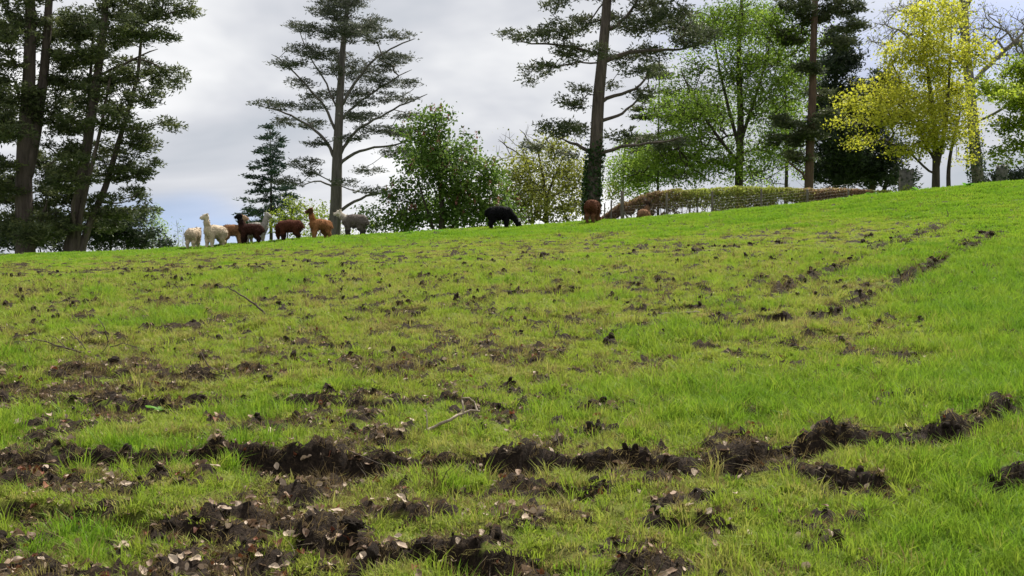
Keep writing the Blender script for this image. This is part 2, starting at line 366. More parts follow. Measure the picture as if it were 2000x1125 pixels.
# ------------------------------------------------------------------ instancing of uncountable stuff
def scatter(name, label, cat, pts, rot, scl, idxs, tint, protos):
    me = bpy.data.meshes.new(name)
    me.vertices.add(len(pts)); me.vertices.foreach_set('co', np.asarray(pts, np.float32).ravel())
    a = me.attributes.new('rot', 'FLOAT_VECTOR', 'POINT'); a.data.foreach_set('vector', np.asarray(rot, np.float32).ravel())
    a = me.attributes.new('scl', 'FLOAT_VECTOR', 'POINT'); a.data.foreach_set('vector', np.asarray(scl, np.float32).ravel())
    a = me.attributes.new('idx', 'INT', 'POINT'); a.data.foreach_set('value', np.asarray(idxs, np.int32))
    a = me.attributes.new('tint', 'FLOAT', 'POINT'); a.data.foreach_set('value', np.asarray(tint, np.float32))
    o = link_mesh(name, me); tag(o, label, cat, kind='stuff')
    pc = bpy.data.collections.new(name + '_shapes')
    for i, pm in enumerate(protos): pc.objects.link(bpy.data.objects.new('%s_shape_%02d' % (name, i), pm))
    ng = bpy.data.node_groups.new(name, 'GeometryNodeTree')
    ng.interface.new_socket('Geometry', in_out='INPUT', socket_type='NodeSocketGeometry')
    ng.interface.new_socket('Geometry', in_out='OUTPUT', socket_type='NodeSocketGeometry')
    gi = ng.nodes.new('NodeGroupInput'); go = ng.nodes.new('NodeGroupOutput')
    ci = ng.nodes.new('GeometryNodeCollectionInfo'); ci.inputs[0].default_value = pc
    ci.inputs['Separate Children'].default_value = True; ci.inputs['Reset Children'].default_value = True
    ip = ng.nodes.new('GeometryNodeInstanceOnPoints'); ip.inputs['Pick Instance'].default_value = True
    def attr(n, dt):
        x = ng.nodes.new('GeometryNodeInputNamedAttribute'); x.data_type = dt; x.inputs[0].default_value = n; return x
    k = ng.links.new
    k(gi.outputs[0], ip.inputs['Points']); k(ci.outputs[0], ip.inputs['Instance'])
    k(attr('idx', 'INT').outputs[0], ip.inputs['Instance Index'])
    er = ng.nodes.new('FunctionNodeEulerToRotation'); k(attr('rot', 'FLOAT_VECTOR').outputs[0], er.inputs[0]); k(er.outputs[0], ip.inputs['Rotation'])
    k(attr('scl', 'FLOAT_VECTOR').outputs[0], ip.inputs['Scale']); k(ip.outputs[0], go.inputs[0])
    md = o.modifiers.new('scatter', 'NODES'); md.node_group = ng
    return o

M_GRASS = leaf_mat('grass_blade', [(0, (.060, .040, .022)), (.07, (.17, .125, .055)), (.15, (.31, .275, .085)), (.34, (.245, .31, .036)), (.62, (.170, .285, .020)), (1, (.088, .20, .015))], .45, atype='INSTANCER', rough=.6, spec=.15)
def tuft(seed, nb, hmin, hmax, spread, lean, wid):
    r = np.random.default_rng(seed); V = []; T3 = []; T4 = []
    for b in range(nb):
        a = r.uniform(0, 2 * np.pi); rr = spread * np.sqrt(r.uniform()); h = r.uniform(hmin, hmax)
        base = np.array([rr * np.cos(a), rr * np.sin(a), -.012])
        la = a + r.normal(0, .9); ln = abs(r.normal(lean, lean * .5)) * h
        dl = np.array([np.cos(la), np.sin(la), 0]); side = np.array([-np.sin(la + r.normal(0, .7)), np.cos(la), 0]); side /= np.linalg.norm(side)
        w = wid * r.uniform(.6, 1.2)
        p1 = base + dl * ln * .25 + [0, 0, h * .55]; p2 = base + dl * ln + [0, 0, h * r.uniform(.72, 1)]
        i = len(V); V += [base - side * w, base + side * w, p1 + side * w * .75, p1 - side * w * .75, p2]
        T4.append((i, i + 1, i + 2, i + 3)); T3.append((i + 3, i + 2, i + 4))
    return mesh_np('grass_tuft', np.array(V), [np.array(T4), np.array(T3)], M_GRASS)
short = [tuft(i, 36, .016, .052, .075, 1.0, .0036) for i in range(3)]
mid = [tuft(10 + i, 26, .04, .095, .07, .7, .0030) for i in range(3)]
tall = [tuft(20 + i, 18, .08, .175, .05, .5, .0034) for i in range(3)]
dry = [tuft(40 + i, 22, .012, .05, .05, 1.6, .0016) for i in range(3)]
farp = [tuft(30 + i, 46, .03, .085, .26, .7, .010) for i in range(3)]
def field(y0, y1, dens, seed, margin=1.2):
    r = np.random.default_rng(seed)
    n = int(dens * (y1 - y0) * (y0 + y1) * .4665 * margin)
    y = np.sqrt(r.uniform(y0 ** 2, y1 ** 2, n)); x = r.uniform(-1, 1, n) * (.4665 * margin * y + .3)
    return x, y, r
PT = []; RT = []; SC = []; IX = []; TI = []
def put(x, y, r, ix, sc, ti, tilt=.18):
    z = G(x, y)
    PT.append(np.stack([x, y, z], 1)); RT.append(np.stack([r.normal(0, tilt, len(x)), r.normal(0, tilt, len(x)), r.uniform(0, 6.28, len(x))], 1))
    s = sc * r.uniform(.7, 1.3, len(x)); SC.append(np.stack([s, s, s * r.uniform(.8, 1.2, len(x))], 1)); IX.append(ix); TI.append(ti)
def tintf(x, y, lush, r, s=.10):
    n = fbm(x * .9, y * .9, 71, 4); n4 = fbm(x * 4.2, y * 4.2, 88, 3, .6)
    return np.clip(.36 + .38 * lush + .34 * (n - .5) - .40 * (n4 - .5) * (1 - .6 * lush) + r.normal(0, s, len(x)) - (r.uniform(size=len(x)) < .04) * .3, 0, 1)
for y0, y1, dens, sd_ in ((3.9, 7, 680, 1), (7, 11, 460, 2), (11, 18, 270, 3), (18, 30, 130, 4)):
    x, y, r = field(y0, y1, dens, sd_)
    _, m = detail(x, y); lush = lushness(x, y)
    clump = sst(.36, .52, fbm(x * 4.2, y * 4.2, 88, 3, .6)) * (1 - lush) + lush
    keep = (r.uniform(size=len(x)) > np.clip(m * 1.4 - .1, 0, .94)) & (r.uniform(size=len(x)) < .25 + .75 * clump) & ~((m > .75) & (r.uniform(size=len(x)) < .8))
    x, y, m, lush = x[keep], y[keep], m[keep], lush[keep]
    u = r.uniform(size=len(x)); pt = np.clip(lush * .75 - .08, 0, .8) * sst(30, 10, y) + .03; pm = .18 + .5 * lush
    ix = np.where(u < pt, 6, np.where(u < pt + pm, 3, 0)) + r.integers(0, 3, len(x))
    sc = np.interp(y, [4, 8, 14, 30], [.82, .95, 1.25, 1.9])
    put(x, y, r, ix, sc, tintf(x, y, lush, r))
for y0, y1, dens, sd_ in ((3.9, 8, 520, 31), (8, 13, 260, 32), (13, 24, 110, 33), (24, 46, 30, 34)):   # torn roots and dry thatch
    x, y, r = field(y0, y1, dens, sd_)
    _, m = detail(x, y); sp_ = fbm(x * 2.1, y * 2.1, 85, 4, .6)
    keep = r.uniform(size=len(x)) < np.clip(m * .8, 0, .62) + .38 * sst(.64, .72, sp_) * (1 - lushness(x, y))
    x, y = x[keep], y[keep]
    put(x, y, r, 12 + r.integers(0, 3, len(x)), np.interp(y, [4, 8, 14, 46], [.9, 1.1, 1.5, 2.6]), np.abs(r.normal(.035, .05, len(x))), .5)
x, y, r = field(26, 61, 44, 5)
_, m = detail(x, y); lush = lushness(x, y)
keep = r.uniform(size=len(x)) > np.clip(m * 1.6 - .1, 0, .96); x, y, lush = x[keep], y[keep], lush[keep]
put(x, y, r, 9 + r.integers(0, 3, len(x)), .7 + .5 * lush, tintf(x, y, lush, r, .07), .06)
scatter('grass', 'short mossy turf with longer green grass over the pasture slope', 'grass', np.concatenate(PT), np.concatenate(RT), np.concatenate(SC), np.concatenate(IX), np.concatenate(TI), short + mid + tall + farp + dry)

# ------------------------------------------------------------------ tubes
def tube(pts, rad, k=6, cap=True):
    pts = np.asarray(pts, float); rad = np.asarray(rad, float); n = len(pts)
    t = np.zeros_like(pts); t[1:-1] = pts[2:] - pts[:-2]; t[0] = pts[1] - pts[0]; t[-1] = pts[-1] - pts[-2]; t = nrm(t)
    a = nrm((pts[-1] - pts[0])[None])[0]; ref = np.array([0, 0, 1.]) if abs(a[2]) < .7 else np.array([.3, 1., 0])
    u = nrm(np.cross(t, ref)); v = np.cross(t, u)
    ang = np.arange(k) / k * 2 * np.pi
    V = pts[:, None] + rad[:, None, None] * (np.cos(ang)[None, :, None] * u[:, None] + np.sin(ang)[None, :, None] * v[:, None])
    V = V.reshape(-1, 3); i = np.arange(n - 1)[:, None] * k; j = np.arange(k)[None]; j2 = (j + 1) % k
    F = np.stack([i + j, i + j2, i + k + j2, i + k + j], -1).reshape(-1, 4)
    return V, F
class Wood:
    def __init__(s): s.V = []; s.F = []; s.n = 0
    def add(s, V, F): s.V.append(V); s.F.append(F + s.n); s.n += len(V)
    def mesh(s, name, m, off=(0, 0, 0), smooth=True):
        return mesh_np(name, np.concatenate(s.V) - np.asarray(off), np.concatenate(s.F), m, smooth)

# ------------------------------------------------------------------ foliage
def broad(C, size, r, up=.6, asp=.6, jit=.35):
    n = len(C); s = size * (1 + r.normal(0, jit, n)).clip(.45, 1.8)
    nn = nrm(r.normal(size=(n, 3)) + [0, 0, up]); t = nrm(np.cross(nn, r.normal(size=(n, 3)))); b = np.cross(nn, t)
    bend = nn * (s * .18)[:, None]
    V = np.stack([C - t * s[:, None] * .5 - bend, C + b * (s * asp * .5)[:, None], C + t * s[:, None] * .5 - bend, C - b * (s * asp * .5)[:, None]], 1).reshape(-1, 3)
    return V, np.arange(n * 4).reshape(n, 4), n
def needles(C, D, size, r, k=3, wid=.16, flat=.6):
    n = len(C); C = np.repeat(C, k, 0); D = np.repeat(D, k, 0); m = n * k
    d = nrm(D * .7 + r.normal(size=(m, 3)) * [1, 1, flat] * .75); s = size * r.uniform(.6, 1.25, m)
    w = nrm(np.cross(d, r.normal(size=(m, 3)))) * (s * wid)[:, None]
    V = np.stack([C - w, C + d * (s * .45)[:, None] + w * .9, C + d * s[:, None], C + d * (s * .4)[:, None] - w * 1.1], 1).reshape(-1, 3)
    return V, np.arange(m * 4).reshape(m, 4), m

# ------------------------------------------------------------------ tree builder
def tree(name, label, Y, trunks, blobs, style, bk, seed, cat='tree', group=None, k_slope=.5, dens=2.0, M=60, lsize=.16, spread=.55, flat=.7,
         up=.6, lmat=None, depth=None, limbs=(), tip=.018, step=.55, twigs=0, sharp=.45, asp=.6, nk=3, extra=None, hollow=.3, maxbranch=12, wid=.16):
    r = np.random.default_rng(seed); mp = Y / FPX
    def W3(px, py, dy=0.): return np.array([(px - 1000) * mp, Y + dy, ZC - (py - 562.5) * mp])
    bx = trunks[0][0][0][0]; bpos = W3(bx, 0); gz0 = float(G0(bpos[0], Y)); org = np.array([bpos[0], Y, gz0])
    CAP = 60000
    P = np.zeros((CAP, 3)); PA = np.full(CAP, -1); DR = np.zeros((CAP, 3)); FR = np.zeros(CAP); TK = np.zeros(CAP, bool); nn = 0
    def add(p, par, d, fr=0., tk=False):
        nonlocal nn
        P[nn] = p; PA[nn] = par; DR[nn] = d; FR[nn] = fr; TK[nn] = tk; nn += 1; return nn - 1
    def polyline(pts, st):
        out = [pts[0]]
        for a, b in zip(pts[:-1], pts[1:]):
            m = max(1, int(np.ceil(np.linalg.norm(b - a) / st)))
            for q in range(1, m + 1): out.append(a + (b - a) * q / m)
        return np.array(out)
    for ti, (pp, r0, r1, dy) in enumerate(trunks):
        pts = [W3(px, py, dy * min(1, q / 2)) for q, (px, py) in enumerate(pp)]
        g = float(G0(pts[0][0], Y)); 
        if ti == 0 or pts[0][2] < g + 3: pts = [np.array([pts[0][0] - (pts[1][0] - pts[0][0]) * .1, Y, g - .25])] + pts
        q = polyline(pts, step)
        for _ in range(3): q[1:-1] = .25 * q[:-2] + .5 * q[1:-1] + .25 * q[2:]
        q[2:, :2] += np.cumsum(r.normal(0, .012 * step, (len(q) - 2, 2)), 0)
        par = -1
        if ti > 0 and pts[0][2] > g + 3: par = int(np.argmin(np.linalg.norm(P[:nn] - q[0], axis=1)))
        for j, p in enumerate(q):
            f = j / (len(q) - 1); d = nrm((q[min(j + 1, len(q) - 1)] - q[max(j - 1, 0)])[None])[0]
            flare = 1 + .5 * math.exp(-max(0, p[2] - g) / .5) if par == -1 or p[2] < g + 2 else 1
            par = add(p, par, d, (r0 + (r1 - r0) * f) * flare, True)
    for lp, dy, r0 in limbs:                                  # big limbs drawn from the photograph
        q = polyline([W3(px, py, dy * (j / (len(lp) - 1))) for j, (px, py) in enumerate(lp)], step)
        for _ in range(2): q[1:-1] = .25 * q[:-2] + .5 * q[1:-1] + .25 * q[2:]
        tk = np.nonzero(TK[:nn])[0]; par = int(tk[np.argmin(np.linalg.norm(P[tk] - q[0], axis=1))])
        for j in range(1, len(q)):
            par = add(q[j] + r.normal(0, .03, 3), par, nrm((q[j] - q[j - 1])[None])[0], r0 * (1 - .75 * j / len(q)))
    A = []; cx0 = np.mean([b[0] for b in blobs]); RX = max(abs(b[0] - cx0) + b[2] for b in blobs) * mp
    D = depth if depth is not None else RX * .8
    for b in blobs:
        cx, cy, rx, ry = b[:4]; mul = b[4] if len(b) > 4 else 1.
        rxm, rym = rx * mp, ry * mp
        area = np.pi * rxm * rym; n = max(3, int(area * dens * mul))
        off = (cx - cx0) * mp / max(RX, .1)
        c = W3(cx, cy, r.uniform(-1, 1) * max(0, D - rxm * .6) * math.sqrt(max(.08, 1 - off * off)))
        v = nrm(r.normal(size=(n, 3))) * (hollow + (1 - hollow) * r.uniform(size=(n, 1)) ** .55)
        A.append(c + v * [rxm, max(min(rxm, D), .5), rym])
    A = np.concatenate(A); A = A[A[:, 2] > G0(A[:, 0], A[:, 1]) + .25]
    tk = P[:nn]; da = np.array([np.min(np.linalg.norm(tk - p, axis=1)) for p in A]); A = A[np.argsort(da)]
    tips = []
    for p in A:
        v = p - P[:nn]; d = np.linalg.norm(v, axis=1) + 1e-6
        cs = (v * DR[:nn]).sum(1) / d
        hd = np.hypot(v[:, 0], v[:, 1])
        cost = d * (1 + sharp - sharp * cs * np.where(TK[:nn], .2, 1)) + .35 * np.abs(v[:, 2] - k_slope * hd) + np.where(P[:nn, 2] < gz0 + .6, 3, 0)
        i = int(np.argmin(cost)); dist = d[i]; vd = v[i] / dist
        g = vd * np.array([1, 1, .4]) if TK[i] else .5 * DR[i] + .5 * vd
        c = P[i] + nrm(g[None])[0] * dist * .45; m = max(1, int(dist / step)); par = i
        for q in range(1, m + 1):
            f = q / m; pt = (1 - f) ** 2 * P[i] + 2 * f * (1 - f) * c + f * f * p
            if q < m: pt = pt + r.normal(0, .045 * step, 3)
            par = add(pt, par, nrm((pt - P[par])[None])[0])
            if nn > CAP - 500: break
        tips.append(par)
    tips = np.array(tips)
    if twigs:
        new = []
        for i in tips:
            for q in range(twigs):
                d = nrm((DR[i] * .8 + r.normal(size=3) * .75 + [0, 0, .25])[None])[0]; ln = r.uniform(.35, .95)
                a = add(P[i] + d * ln * .5 + r.normal(0, .03, 3), i, d); new.append(add(P[i] + d * ln + r.normal(0, .06, 3), a, d))
                if nn > CAP - 500: break
            if nn > CAP - 500: break
        ftips = np.array(new)
    else: ftips = tips
    # radii
    acc = np.zeros(nn); RD = np.zeros(nn); E = 2.35
    for i in range(nn - 1, -1, -1):
        rr = max(tip, acc[i] ** (1 / E)) if not TK[i] else FR[i]
        RD[i] = max(rr, FR[i]); 
        if PA[i] >= 0: acc[PA[i]] += RD[i] ** E if not TK[i] else 0
    for i in range(nn):
        if PA[i] >= 0 and not TK[i]: RD[i] = min(RD[i], (.5 if TK[PA[i]] else 1) * RD[PA[i]])
    ch = [[] for _ in range(nn)]
    for i in range(nn):
        if PA[i] >= 0: ch[PA[i]].append(i)
    owner = np.full(nn, -1); starts = []; chains = []
    for i in range(nn):
        if PA[i] < 0: starts.append((i, None))
    while starts:
        i, par = starts.pop(); c = [i]
        while ch[c[-1]]:
            kids = ch[c[-1]]; cand = [q for q in kids if TK[q]] if TK[c[-1]] else kids
            if not cand: break
            mn = max(cand, key=lambda q: RD[q]); starts += [(q, c[-1]) for q in kids if q != mn]; c.append(mn)
        if ch[c[-1]]: starts += [(q, c[-1]) for q in ch[c[-1]]]
        chains.append((par, c))
        if not TK[i]:
            ow = i if (par is not None and TK[par]) else owner[par]
        else: ow = -1
        owner[c] = ow
    root = empty(name, org); tag(root, label, cat, group)
    bygrp = {}
    for par, c in chains:
        if par is None and len(c) < 2: continue
        pts = P[c]; rad = RD[c].copy()
        if par is not None: pts = np.concatenate([P[par][None], pts]); rad = np.concatenate([[rad[0]], rad])
        rad[-1] *= .5
        bygrp.setdefault(owner[c[0]], []).append(tube(pts, rad, 12 if TK[c[0]] else (7 if rad[0] > .06 else 4)))
    big = sorted([o for o in bygrp if o >= 0], key=lambda o: -RD[o])[:maxbranch]
    rest = Wood()
    for o, tl in bygrp.items():
        w = Wood()
        for V, F in tl: w.add(V, F)
        if o == -1: link_mesh('trunk', w.mesh('trunk', bk, org), root)
        elif o in big: link_mesh('branch', w.mesh('branch', bk, org), root)
        else: [rest.add(V, F) for V, F in tl]
    if rest.n: link_mesh('twig', rest.mesh('twig', bk, org), root)['kind'] = 'stuff'
    # leaves
    if M > 0:
        src = ftips; per = max(1, int(round(M * len(tips) / max(1, len(ftips)))))
        C = np.repeat(P[src], per, 0); Dv = np.repeat(DR[src], per, 0); ct = np.repeat(r.normal(0, .16, len(src)), per)
        off = r.normal(size=C.shape) * spread * [1, 1, flat]; C = C + off
        ok = C[:, 2] > G0(C[:, 0], C[:, 1]) + .08; C, Dv, ct = C[ok], Dv[ok], ct[ok]
        if style == 'broad': V, F, nf = broad(C, lsize, r, up, asp); tn = np.clip(.5 + ct + r.normal(0, .17, nf), 0, 1)
        else: V, F, nf = needles(C, nrm(Dv + [0, 0, .35]), lsize, r, nk, wid, flat); tn = np.clip(.45 + np.repeat(ct, nk) + r.normal(0, .18, nf), 0, 1)
        link_mesh('crown', mesh_np('crown', V - org, F, lmat, False, fattr={'tint': tn}), root)
    if extra: extra(root, P[tips], org, r, W3)
    return root

# ------------------------------------------------------------------ trees
GR = 'trees beyond the brow of the pasture'
pine_kw = dict(style='needle', bk=B_PINE, lmat=M_PINE, k_slope=.22, group=GR)
tree('pine_tree', 'thick forked dark pine at the far left edge', 68,
     [([(50, 494), (45, 376), (48, 290), (58, 136), (60, -70)], .62, .26, 0), ([(54, 340), (68, 250), (78, 150), (86, 50), (92, -70)], .38, .2, .5)],
     [(30, 60, 70, 38), (10, 130, 55, 28), (95, 30, 60, 30), (95, 110, 50, 24), (40, 190, 60, 24), (105, 180, 45, 20), (10, 255, 45, 20), (110, 240, 45, 20),
      (85, 318, 50, 24), (15, 330, 40, 20), (105, 380, 50, 24), (25, 405, 45, 22), (110, 430, 45, 20), (60, 350, 40, 18), (60, -60, 100, 45), (-40, 200, 50, 60), (-40, 350, 50, 50), (60, 90, 45, 22), (30, 240, 45, 18), (70, 280, 40, 18), (20, 375, 40, 18), (75, 425, 40, 18), (120, 150, 35, 16), (60, 145, 40, 18), (130, 70, 40, 20), (140, 330, 25, 16), (20, 440, 45, 24), (70, 455, 45, 22), (110, 460, 40, 20), (30, 300, 40, 18), (0, 170, 40, 20), (120, 290, 35, 16), (110, 330, 35, 16), (80, 220, 40, 18), (60, 20, 60, 22)],
     seed=11, dens=6.6, M=30, lsize=0.27, spread=0.27, flat=.55, depth=4.5, limbs=[([(48, 470), (30, 425), (18, 385)], 1., .14), ([(52, 480), (88, 440), (108, 395)], -1.2, .16), ([(52, 250), (20, 240), (-20, 225)], .6, .12), ([(50, 380), (15, 365), (-30, 350)], -1, .12)], **pine_kw)
tree('pine_tree', 'multi-stemmed pine leaning right beside the open sky', 68,
     [([(140, 492), (148, 430), (160, 350), (171, 280), (186, 180), (200, 80), (208, -50)], .42, .17, 0), ([(158, 490), (172, 430), (195, 375), (212, 320), (232, 250), (262, 150), (270, 60)], .26, .08, .6),
      ([(128, 491), (143, 425), (146, 330), (160, 200), (168, 60)], .24, .07, 1.2), ([(150, 490), (162, 420), (185, 340), (206, 250), (225, 150)], .2, .07, -.8), ([(134, 490), (156, 440), (152, 410), (172, 360)], .15, .07, -1.3)],
     [(230, 10, 80, 24), (325, 20, 60, 16), (370, 22, 28, 10), (150, 45, 45, 24), (265, 72, 70, 20), (180, 110, 60, 20), (320, 85, 38, 15), (290, 140, 50, 20), (215, 150, 50, 20), (180, 205, 50, 20),
      (275, 190, 50, 20), (305, 235, 26, 12), (235, 245, 50, 18), (190, 285, 42, 16), (262, 285, 45, 18), (150, 300, 30, 16), (243, 335, 45, 18), (170, 365, 40, 16), (255, 380, 34, 14), (275, 405, 18, 9), (170, 420, 38, 16), (215, 425, 30, 14), (225, -45, 95, 28), (330, -30, 60, 25), (130, 250, 30, 14), (320, 130, 25, 10), (200, 60, 50, 18), (240, 115, 45, 16), (150, 160, 36, 16), (215, 315, 36, 14), (205, 345, 34, 14), (195, 395, 34, 14), (255, 230, 34, 12), (150, 350, 26, 12), (190, 440, 34, 14), (150, 450, 34, 14), (230, 410, 34, 14), (180, 330, 34, 13), (240, 150, 40, 15), (260, 250, 34, 13), (290, 265, 24, 10), (165, 245, 34, 13), (200, 185, 40, 14), (150, 110, 36, 14), (290, 45, 50, 14), (265, 340, 26, 10), (275, 310, 22, 9)],
     seed=12, dens=7.2, M=28, lsize=0.26, spread=0.25, flat=.5, depth=3.6, limbs=[([(175, 395), (205, 395), (235, 400), (260, 395)], -.8, .08), ([(200, 70), (260, 50), (330, 30), (380, 20)], -.5, .13), ([(192, 150), (240, 120), (300, 90)], .8, .11)], **pine_kw)
shr = dict(style='needle', bk=B_DARK, lmat=M_YEW, k_slope=.5, cat='shrub', group='dark shrubs under the left pines', M=60, lsize=.30, spread=.36, flat=.7, tip=.012)
tree('evergreen_shrub', 'dark evergreen shrub behind the thick forked pine', 76, [([(30, 490), (30, 450)], .12, .05, 0)], [(10, 455, 55, 35), (70, 462, 45, 30), (-40, 450, 40, 40), (110, 468, 25, 20)], seed=13, dens=3.6, **shr)
tree('evergreen_shrub', 'dark drooping evergreen shrub right of the leaning pine stems', 77, [([(215, 490), (220, 450)], .12, .05, 0)], [(200, 445, 40, 35), (240, 440, 42, 30), (225, 470, 60, 20), (275, 462, 28, 14), (300, 478, 22, 8), (265, 425, 20, 10)], seed=14, dens=3.8, **shr)
tree('birch_tree', 'small pale green birch far off below the pines', 150, [([(298, 488), (297, 440), (300, 403)], .13, .04, 0), ([(318, 488), (316, 445)], .08, .03, 1)],
     [(300, 418, 11, 13), (290, 440, 14, 16), (309, 440, 15, 16), (322, 448, 10, 16), (285, 465, 16, 14), (312, 470, 22, 14), (335, 476, 14, 10)], 'broad', B_BIRCH, 15, dens=1.6, M=46, lsize=.26, spread=.42, flat=1.2, lmat=M_BIRCH, tip=.02, group=GR, depth=2)
tree('birch_tree', 'thin half-bare sapling behind the cream alpacas', 150, [([(349, 487), (347, 455), (344, 430)], .06, .02, 0), ([(357, 487), (357, 450)], .05, .02, .5)],
     [(345, 445, 9, 14), (358, 455, 9, 16), (350, 472, 16, 9)], 'broad', B_GREY, 16, dens=.8, M=9, lsize=.22, spread=.35, lmat=M_BIRCH, tip=.025, group=GR, depth=1.5, twigs=2)
sp = []
for i in range(13):
    y = 256 + i * 14.5; w = 5 + i * 4.9
    sp += [(530 - w * .55 + (i % 3 - 1) * 3, y + 4, w * .55 + 2, 5), (530 + w * .55, y - 2, w * .55 + 2, 5)] + ([(530, y, w * .5, 5)] if i > 2 else [])
tree('spruce_tree', 'dark blue-green conical spruce left of the tall cedar', 95, [([(530, 470), (531, 380), (530, 247)], .24, .02, 0)], sp, 'needle', B_DARK, 17, k_slope=-.25, dens=6.5, M=24, lsize=.34, spread=0.24, flat=.35, lmat=M_SPRUCE, depth=3.2, group=GR, wid=.14)
tree('cedar_tree', 'tall grey-trunked cedar with open level tiers', 75,
     [([(652, 445), (655, 415), (657, 330), (660, 250), (664, 180), (668, 100), (675, 40), (688, -60)], .50, .10, 0)],
     [(517, 204, 24, 6), (555, 211, 34, 8), (598, 232, 32, 9), (560, 235, 30, 8), (618, 186, 34, 9), (583, 142, 36, 8), (541, 109, 20, 6), (602, 106, 36, 10), (592, 163, 28, 8), (584, 48, 26, 8), (618, 72, 32, 10), (640, 28, 34, 12),
      (690, 12, 42, 13), (730, 28, 28, 9), (700, 56, 46, 12), (652, 98, 32, 11), (722, 92, 46, 10), (790, 84, 30, 7), (762, 108, 32, 9), (702, 138, 42, 10), (652, 148, 28, 9), (780, 128, 34, 8), (742, 162, 44, 9), (812, 178, 26, 6),
      (764, 192, 44, 9), (702, 200, 32, 8), (792, 218, 32, 7), (722, 238, 40, 9), (770, 245, 30, 7), (618, 280, 28, 7), (606, 328, 34, 8), (704, 282, 32, 7), (764, 290, 38, 9), (706, 322, 32, 7), (628, 346, 24, 6), (580, 362, 34, 7), (684, 364, 26, 6), (740, 378, 34, 7), (800, 300, 24, 8), (655, 20, 30, 14), (675, 45, 35, 14), (690, 80, 40, 12), (680, 115, 40, 12), (640, 120, 30, 10), (640, 60, 26, 12), (720, 60, 30, 10), (690, 170, 34, 10), (640, 170, 26, 8), (740, 130, 34, 9), (690, 225, 30, 8), (630, 225, 28, 8), (745, 265, 40, 8), (780, 265, 26, 7), (668, -15, 40, 14), (690, -50, 30, 16)],
     'needle', B_CEDAR, 18, k_slope=.35, dens=21, M=15, lsize=0.21, spread=0.24, flat=0.3, lmat=M_CEDAR, depth=4.4, group=GR, tip=0.011, maxbranch=20, wid=.13,
     limbs=[([(655, 318), (640, 275), (600, 243), (555, 218), (508, 203)], .8, .13), ([(657, 262), (637, 208), (600, 168), (572, 138), (535, 110)], -1, .11), ([(660, 215), (630, 150), (598, 98), (575, 48)], 1, .08), ([(660, 310), (682, 268), (705, 245), (765, 212), (835, 180)], .7, .13),
            ([(664, 215), (700, 152), (740, 112), (815, 80)], -.9, .12), ([(657, 325), (690, 300), (730, 290), (800, 282)], -.6, .13), ([(655, 418), (690, 392), (730, 378), (775, 368)], .5, .13), ([(660, 240), (690, 205), (740, 165), (800, 128)], 1.3, .10), ([(655, 370), (625, 350), (575, 362)], .8, .08)])
bk_ = dict(style='broad', bk=B_DARK, cat='bush', lmat=M_BUSH, M=70, lsize=.17, spread=.4, tip=.012, group='bushes behind the alpacas')
tree('bush', 'yellow-green bush behind the grazing chestnut-brown alpaca', 80, [([(560, 480), (562, 440), (575, 400)], .08, .03, 0)], [(588, 395, 30, 14), (562, 418, 36, 18), (535, 440, 26, 16), (600, 425, 30, 20), (575, 450, 40, 14)], seed=19, dens=2.2, **bk_)
tree('bush', 'loose pale green bush below the cedar trunk', 84, [([(625, 475), (628, 430)], .07, .03, 0)], [(622, 408, 26, 20), (640, 440, 30, 18), (610, 450, 30, 14), (680, 448, 24, 12), (720, 440, 22, 12)], seed=20, dens=1.9, **bk_)
bk2 = dict(bk_, lmat=M_CHEST)
tree('bush', 'leafy green bush between the grey alpaca and the flowering tree', 71, [([(735, 465), (735, 430)], .07, .03, 0)], [(712, 415, 24, 14), (740, 425, 34, 22), (760, 440, 28, 18), (725, 445, 30, 12)], seed=21, dens=2.3, **bk2)
def blossoms(root, tips, org, r, W3):
    t = tips[(tips[:, 1] < org[1] + 1.5) & (tips[:, 2] > org[2] + 3.2)]; t = t[r.permutation(len(t))[:110]]; V = []; F = []; n = 0; tn = []
    for p in t:                                               # upright candles of small petals
        base = p + r.normal(0, .25, 3) + [0, -.3, .25]; h = r.uniform(.28, .5)
        c = base + np.stack([r.normal(0, .05, 9), r.normal(0, .05, 9), np.linspace(0, h, 9)], 1)
        v, f, m = broad(c, .13, r, 0, .9); V.append(v); F.append(f + n); n += len(v); tn.append(r.uniform(0, 1, m))
    link_mesh('blossom', mesh_np('blossom', np.concatenate(V) - org, np.concatenate(F), M_FLOWER, fattr={'tint': np.concatenate(tn)}), next((q for q in root.children if q.name.startswith('crown')), root))['kind'] = 'stuff'
tree('chestnut_tree', 'dense dark green tree dotted with pink blossom', 72, [([(862, 465), (864, 410), (856, 340), (850, 270)], .28, .06, 0), ([(855, 470), (830, 400), (815, 340)], .14, .05, -1.2), ([(870, 470), (905, 400), (930, 350)], .16, .05, 1)],
     [(845, 266, 46, 30), (808, 300, 42, 36), (882, 300, 48, 36), (930, 345, 48, 38), (962, 390, 32, 42), (890, 365, 55, 38), (832, 385, 50, 40), (800, 420, 40, 32), (868, 430, 55, 22), (935, 425, 50, 26), (850, 236, 26, 12), (800, 262, 18, 14), (915, 290, 20, 14), (975, 350, 18, 20), (780, 380, 26, 30), (785, 435, 36, 16), (850, 330, 50, 34), (920, 400, 50, 30), (980, 425, 28, 22), (840, 300, 40, 30), (770, 445, 24, 10)],
     'broad', B_DARK, 22, k_slope=.6, dens=3.8, M=64, lsize=0.2, spread=0.45, lmat=M_CHEST, group=GR, extra=blossoms, up=.8, asp=.7)
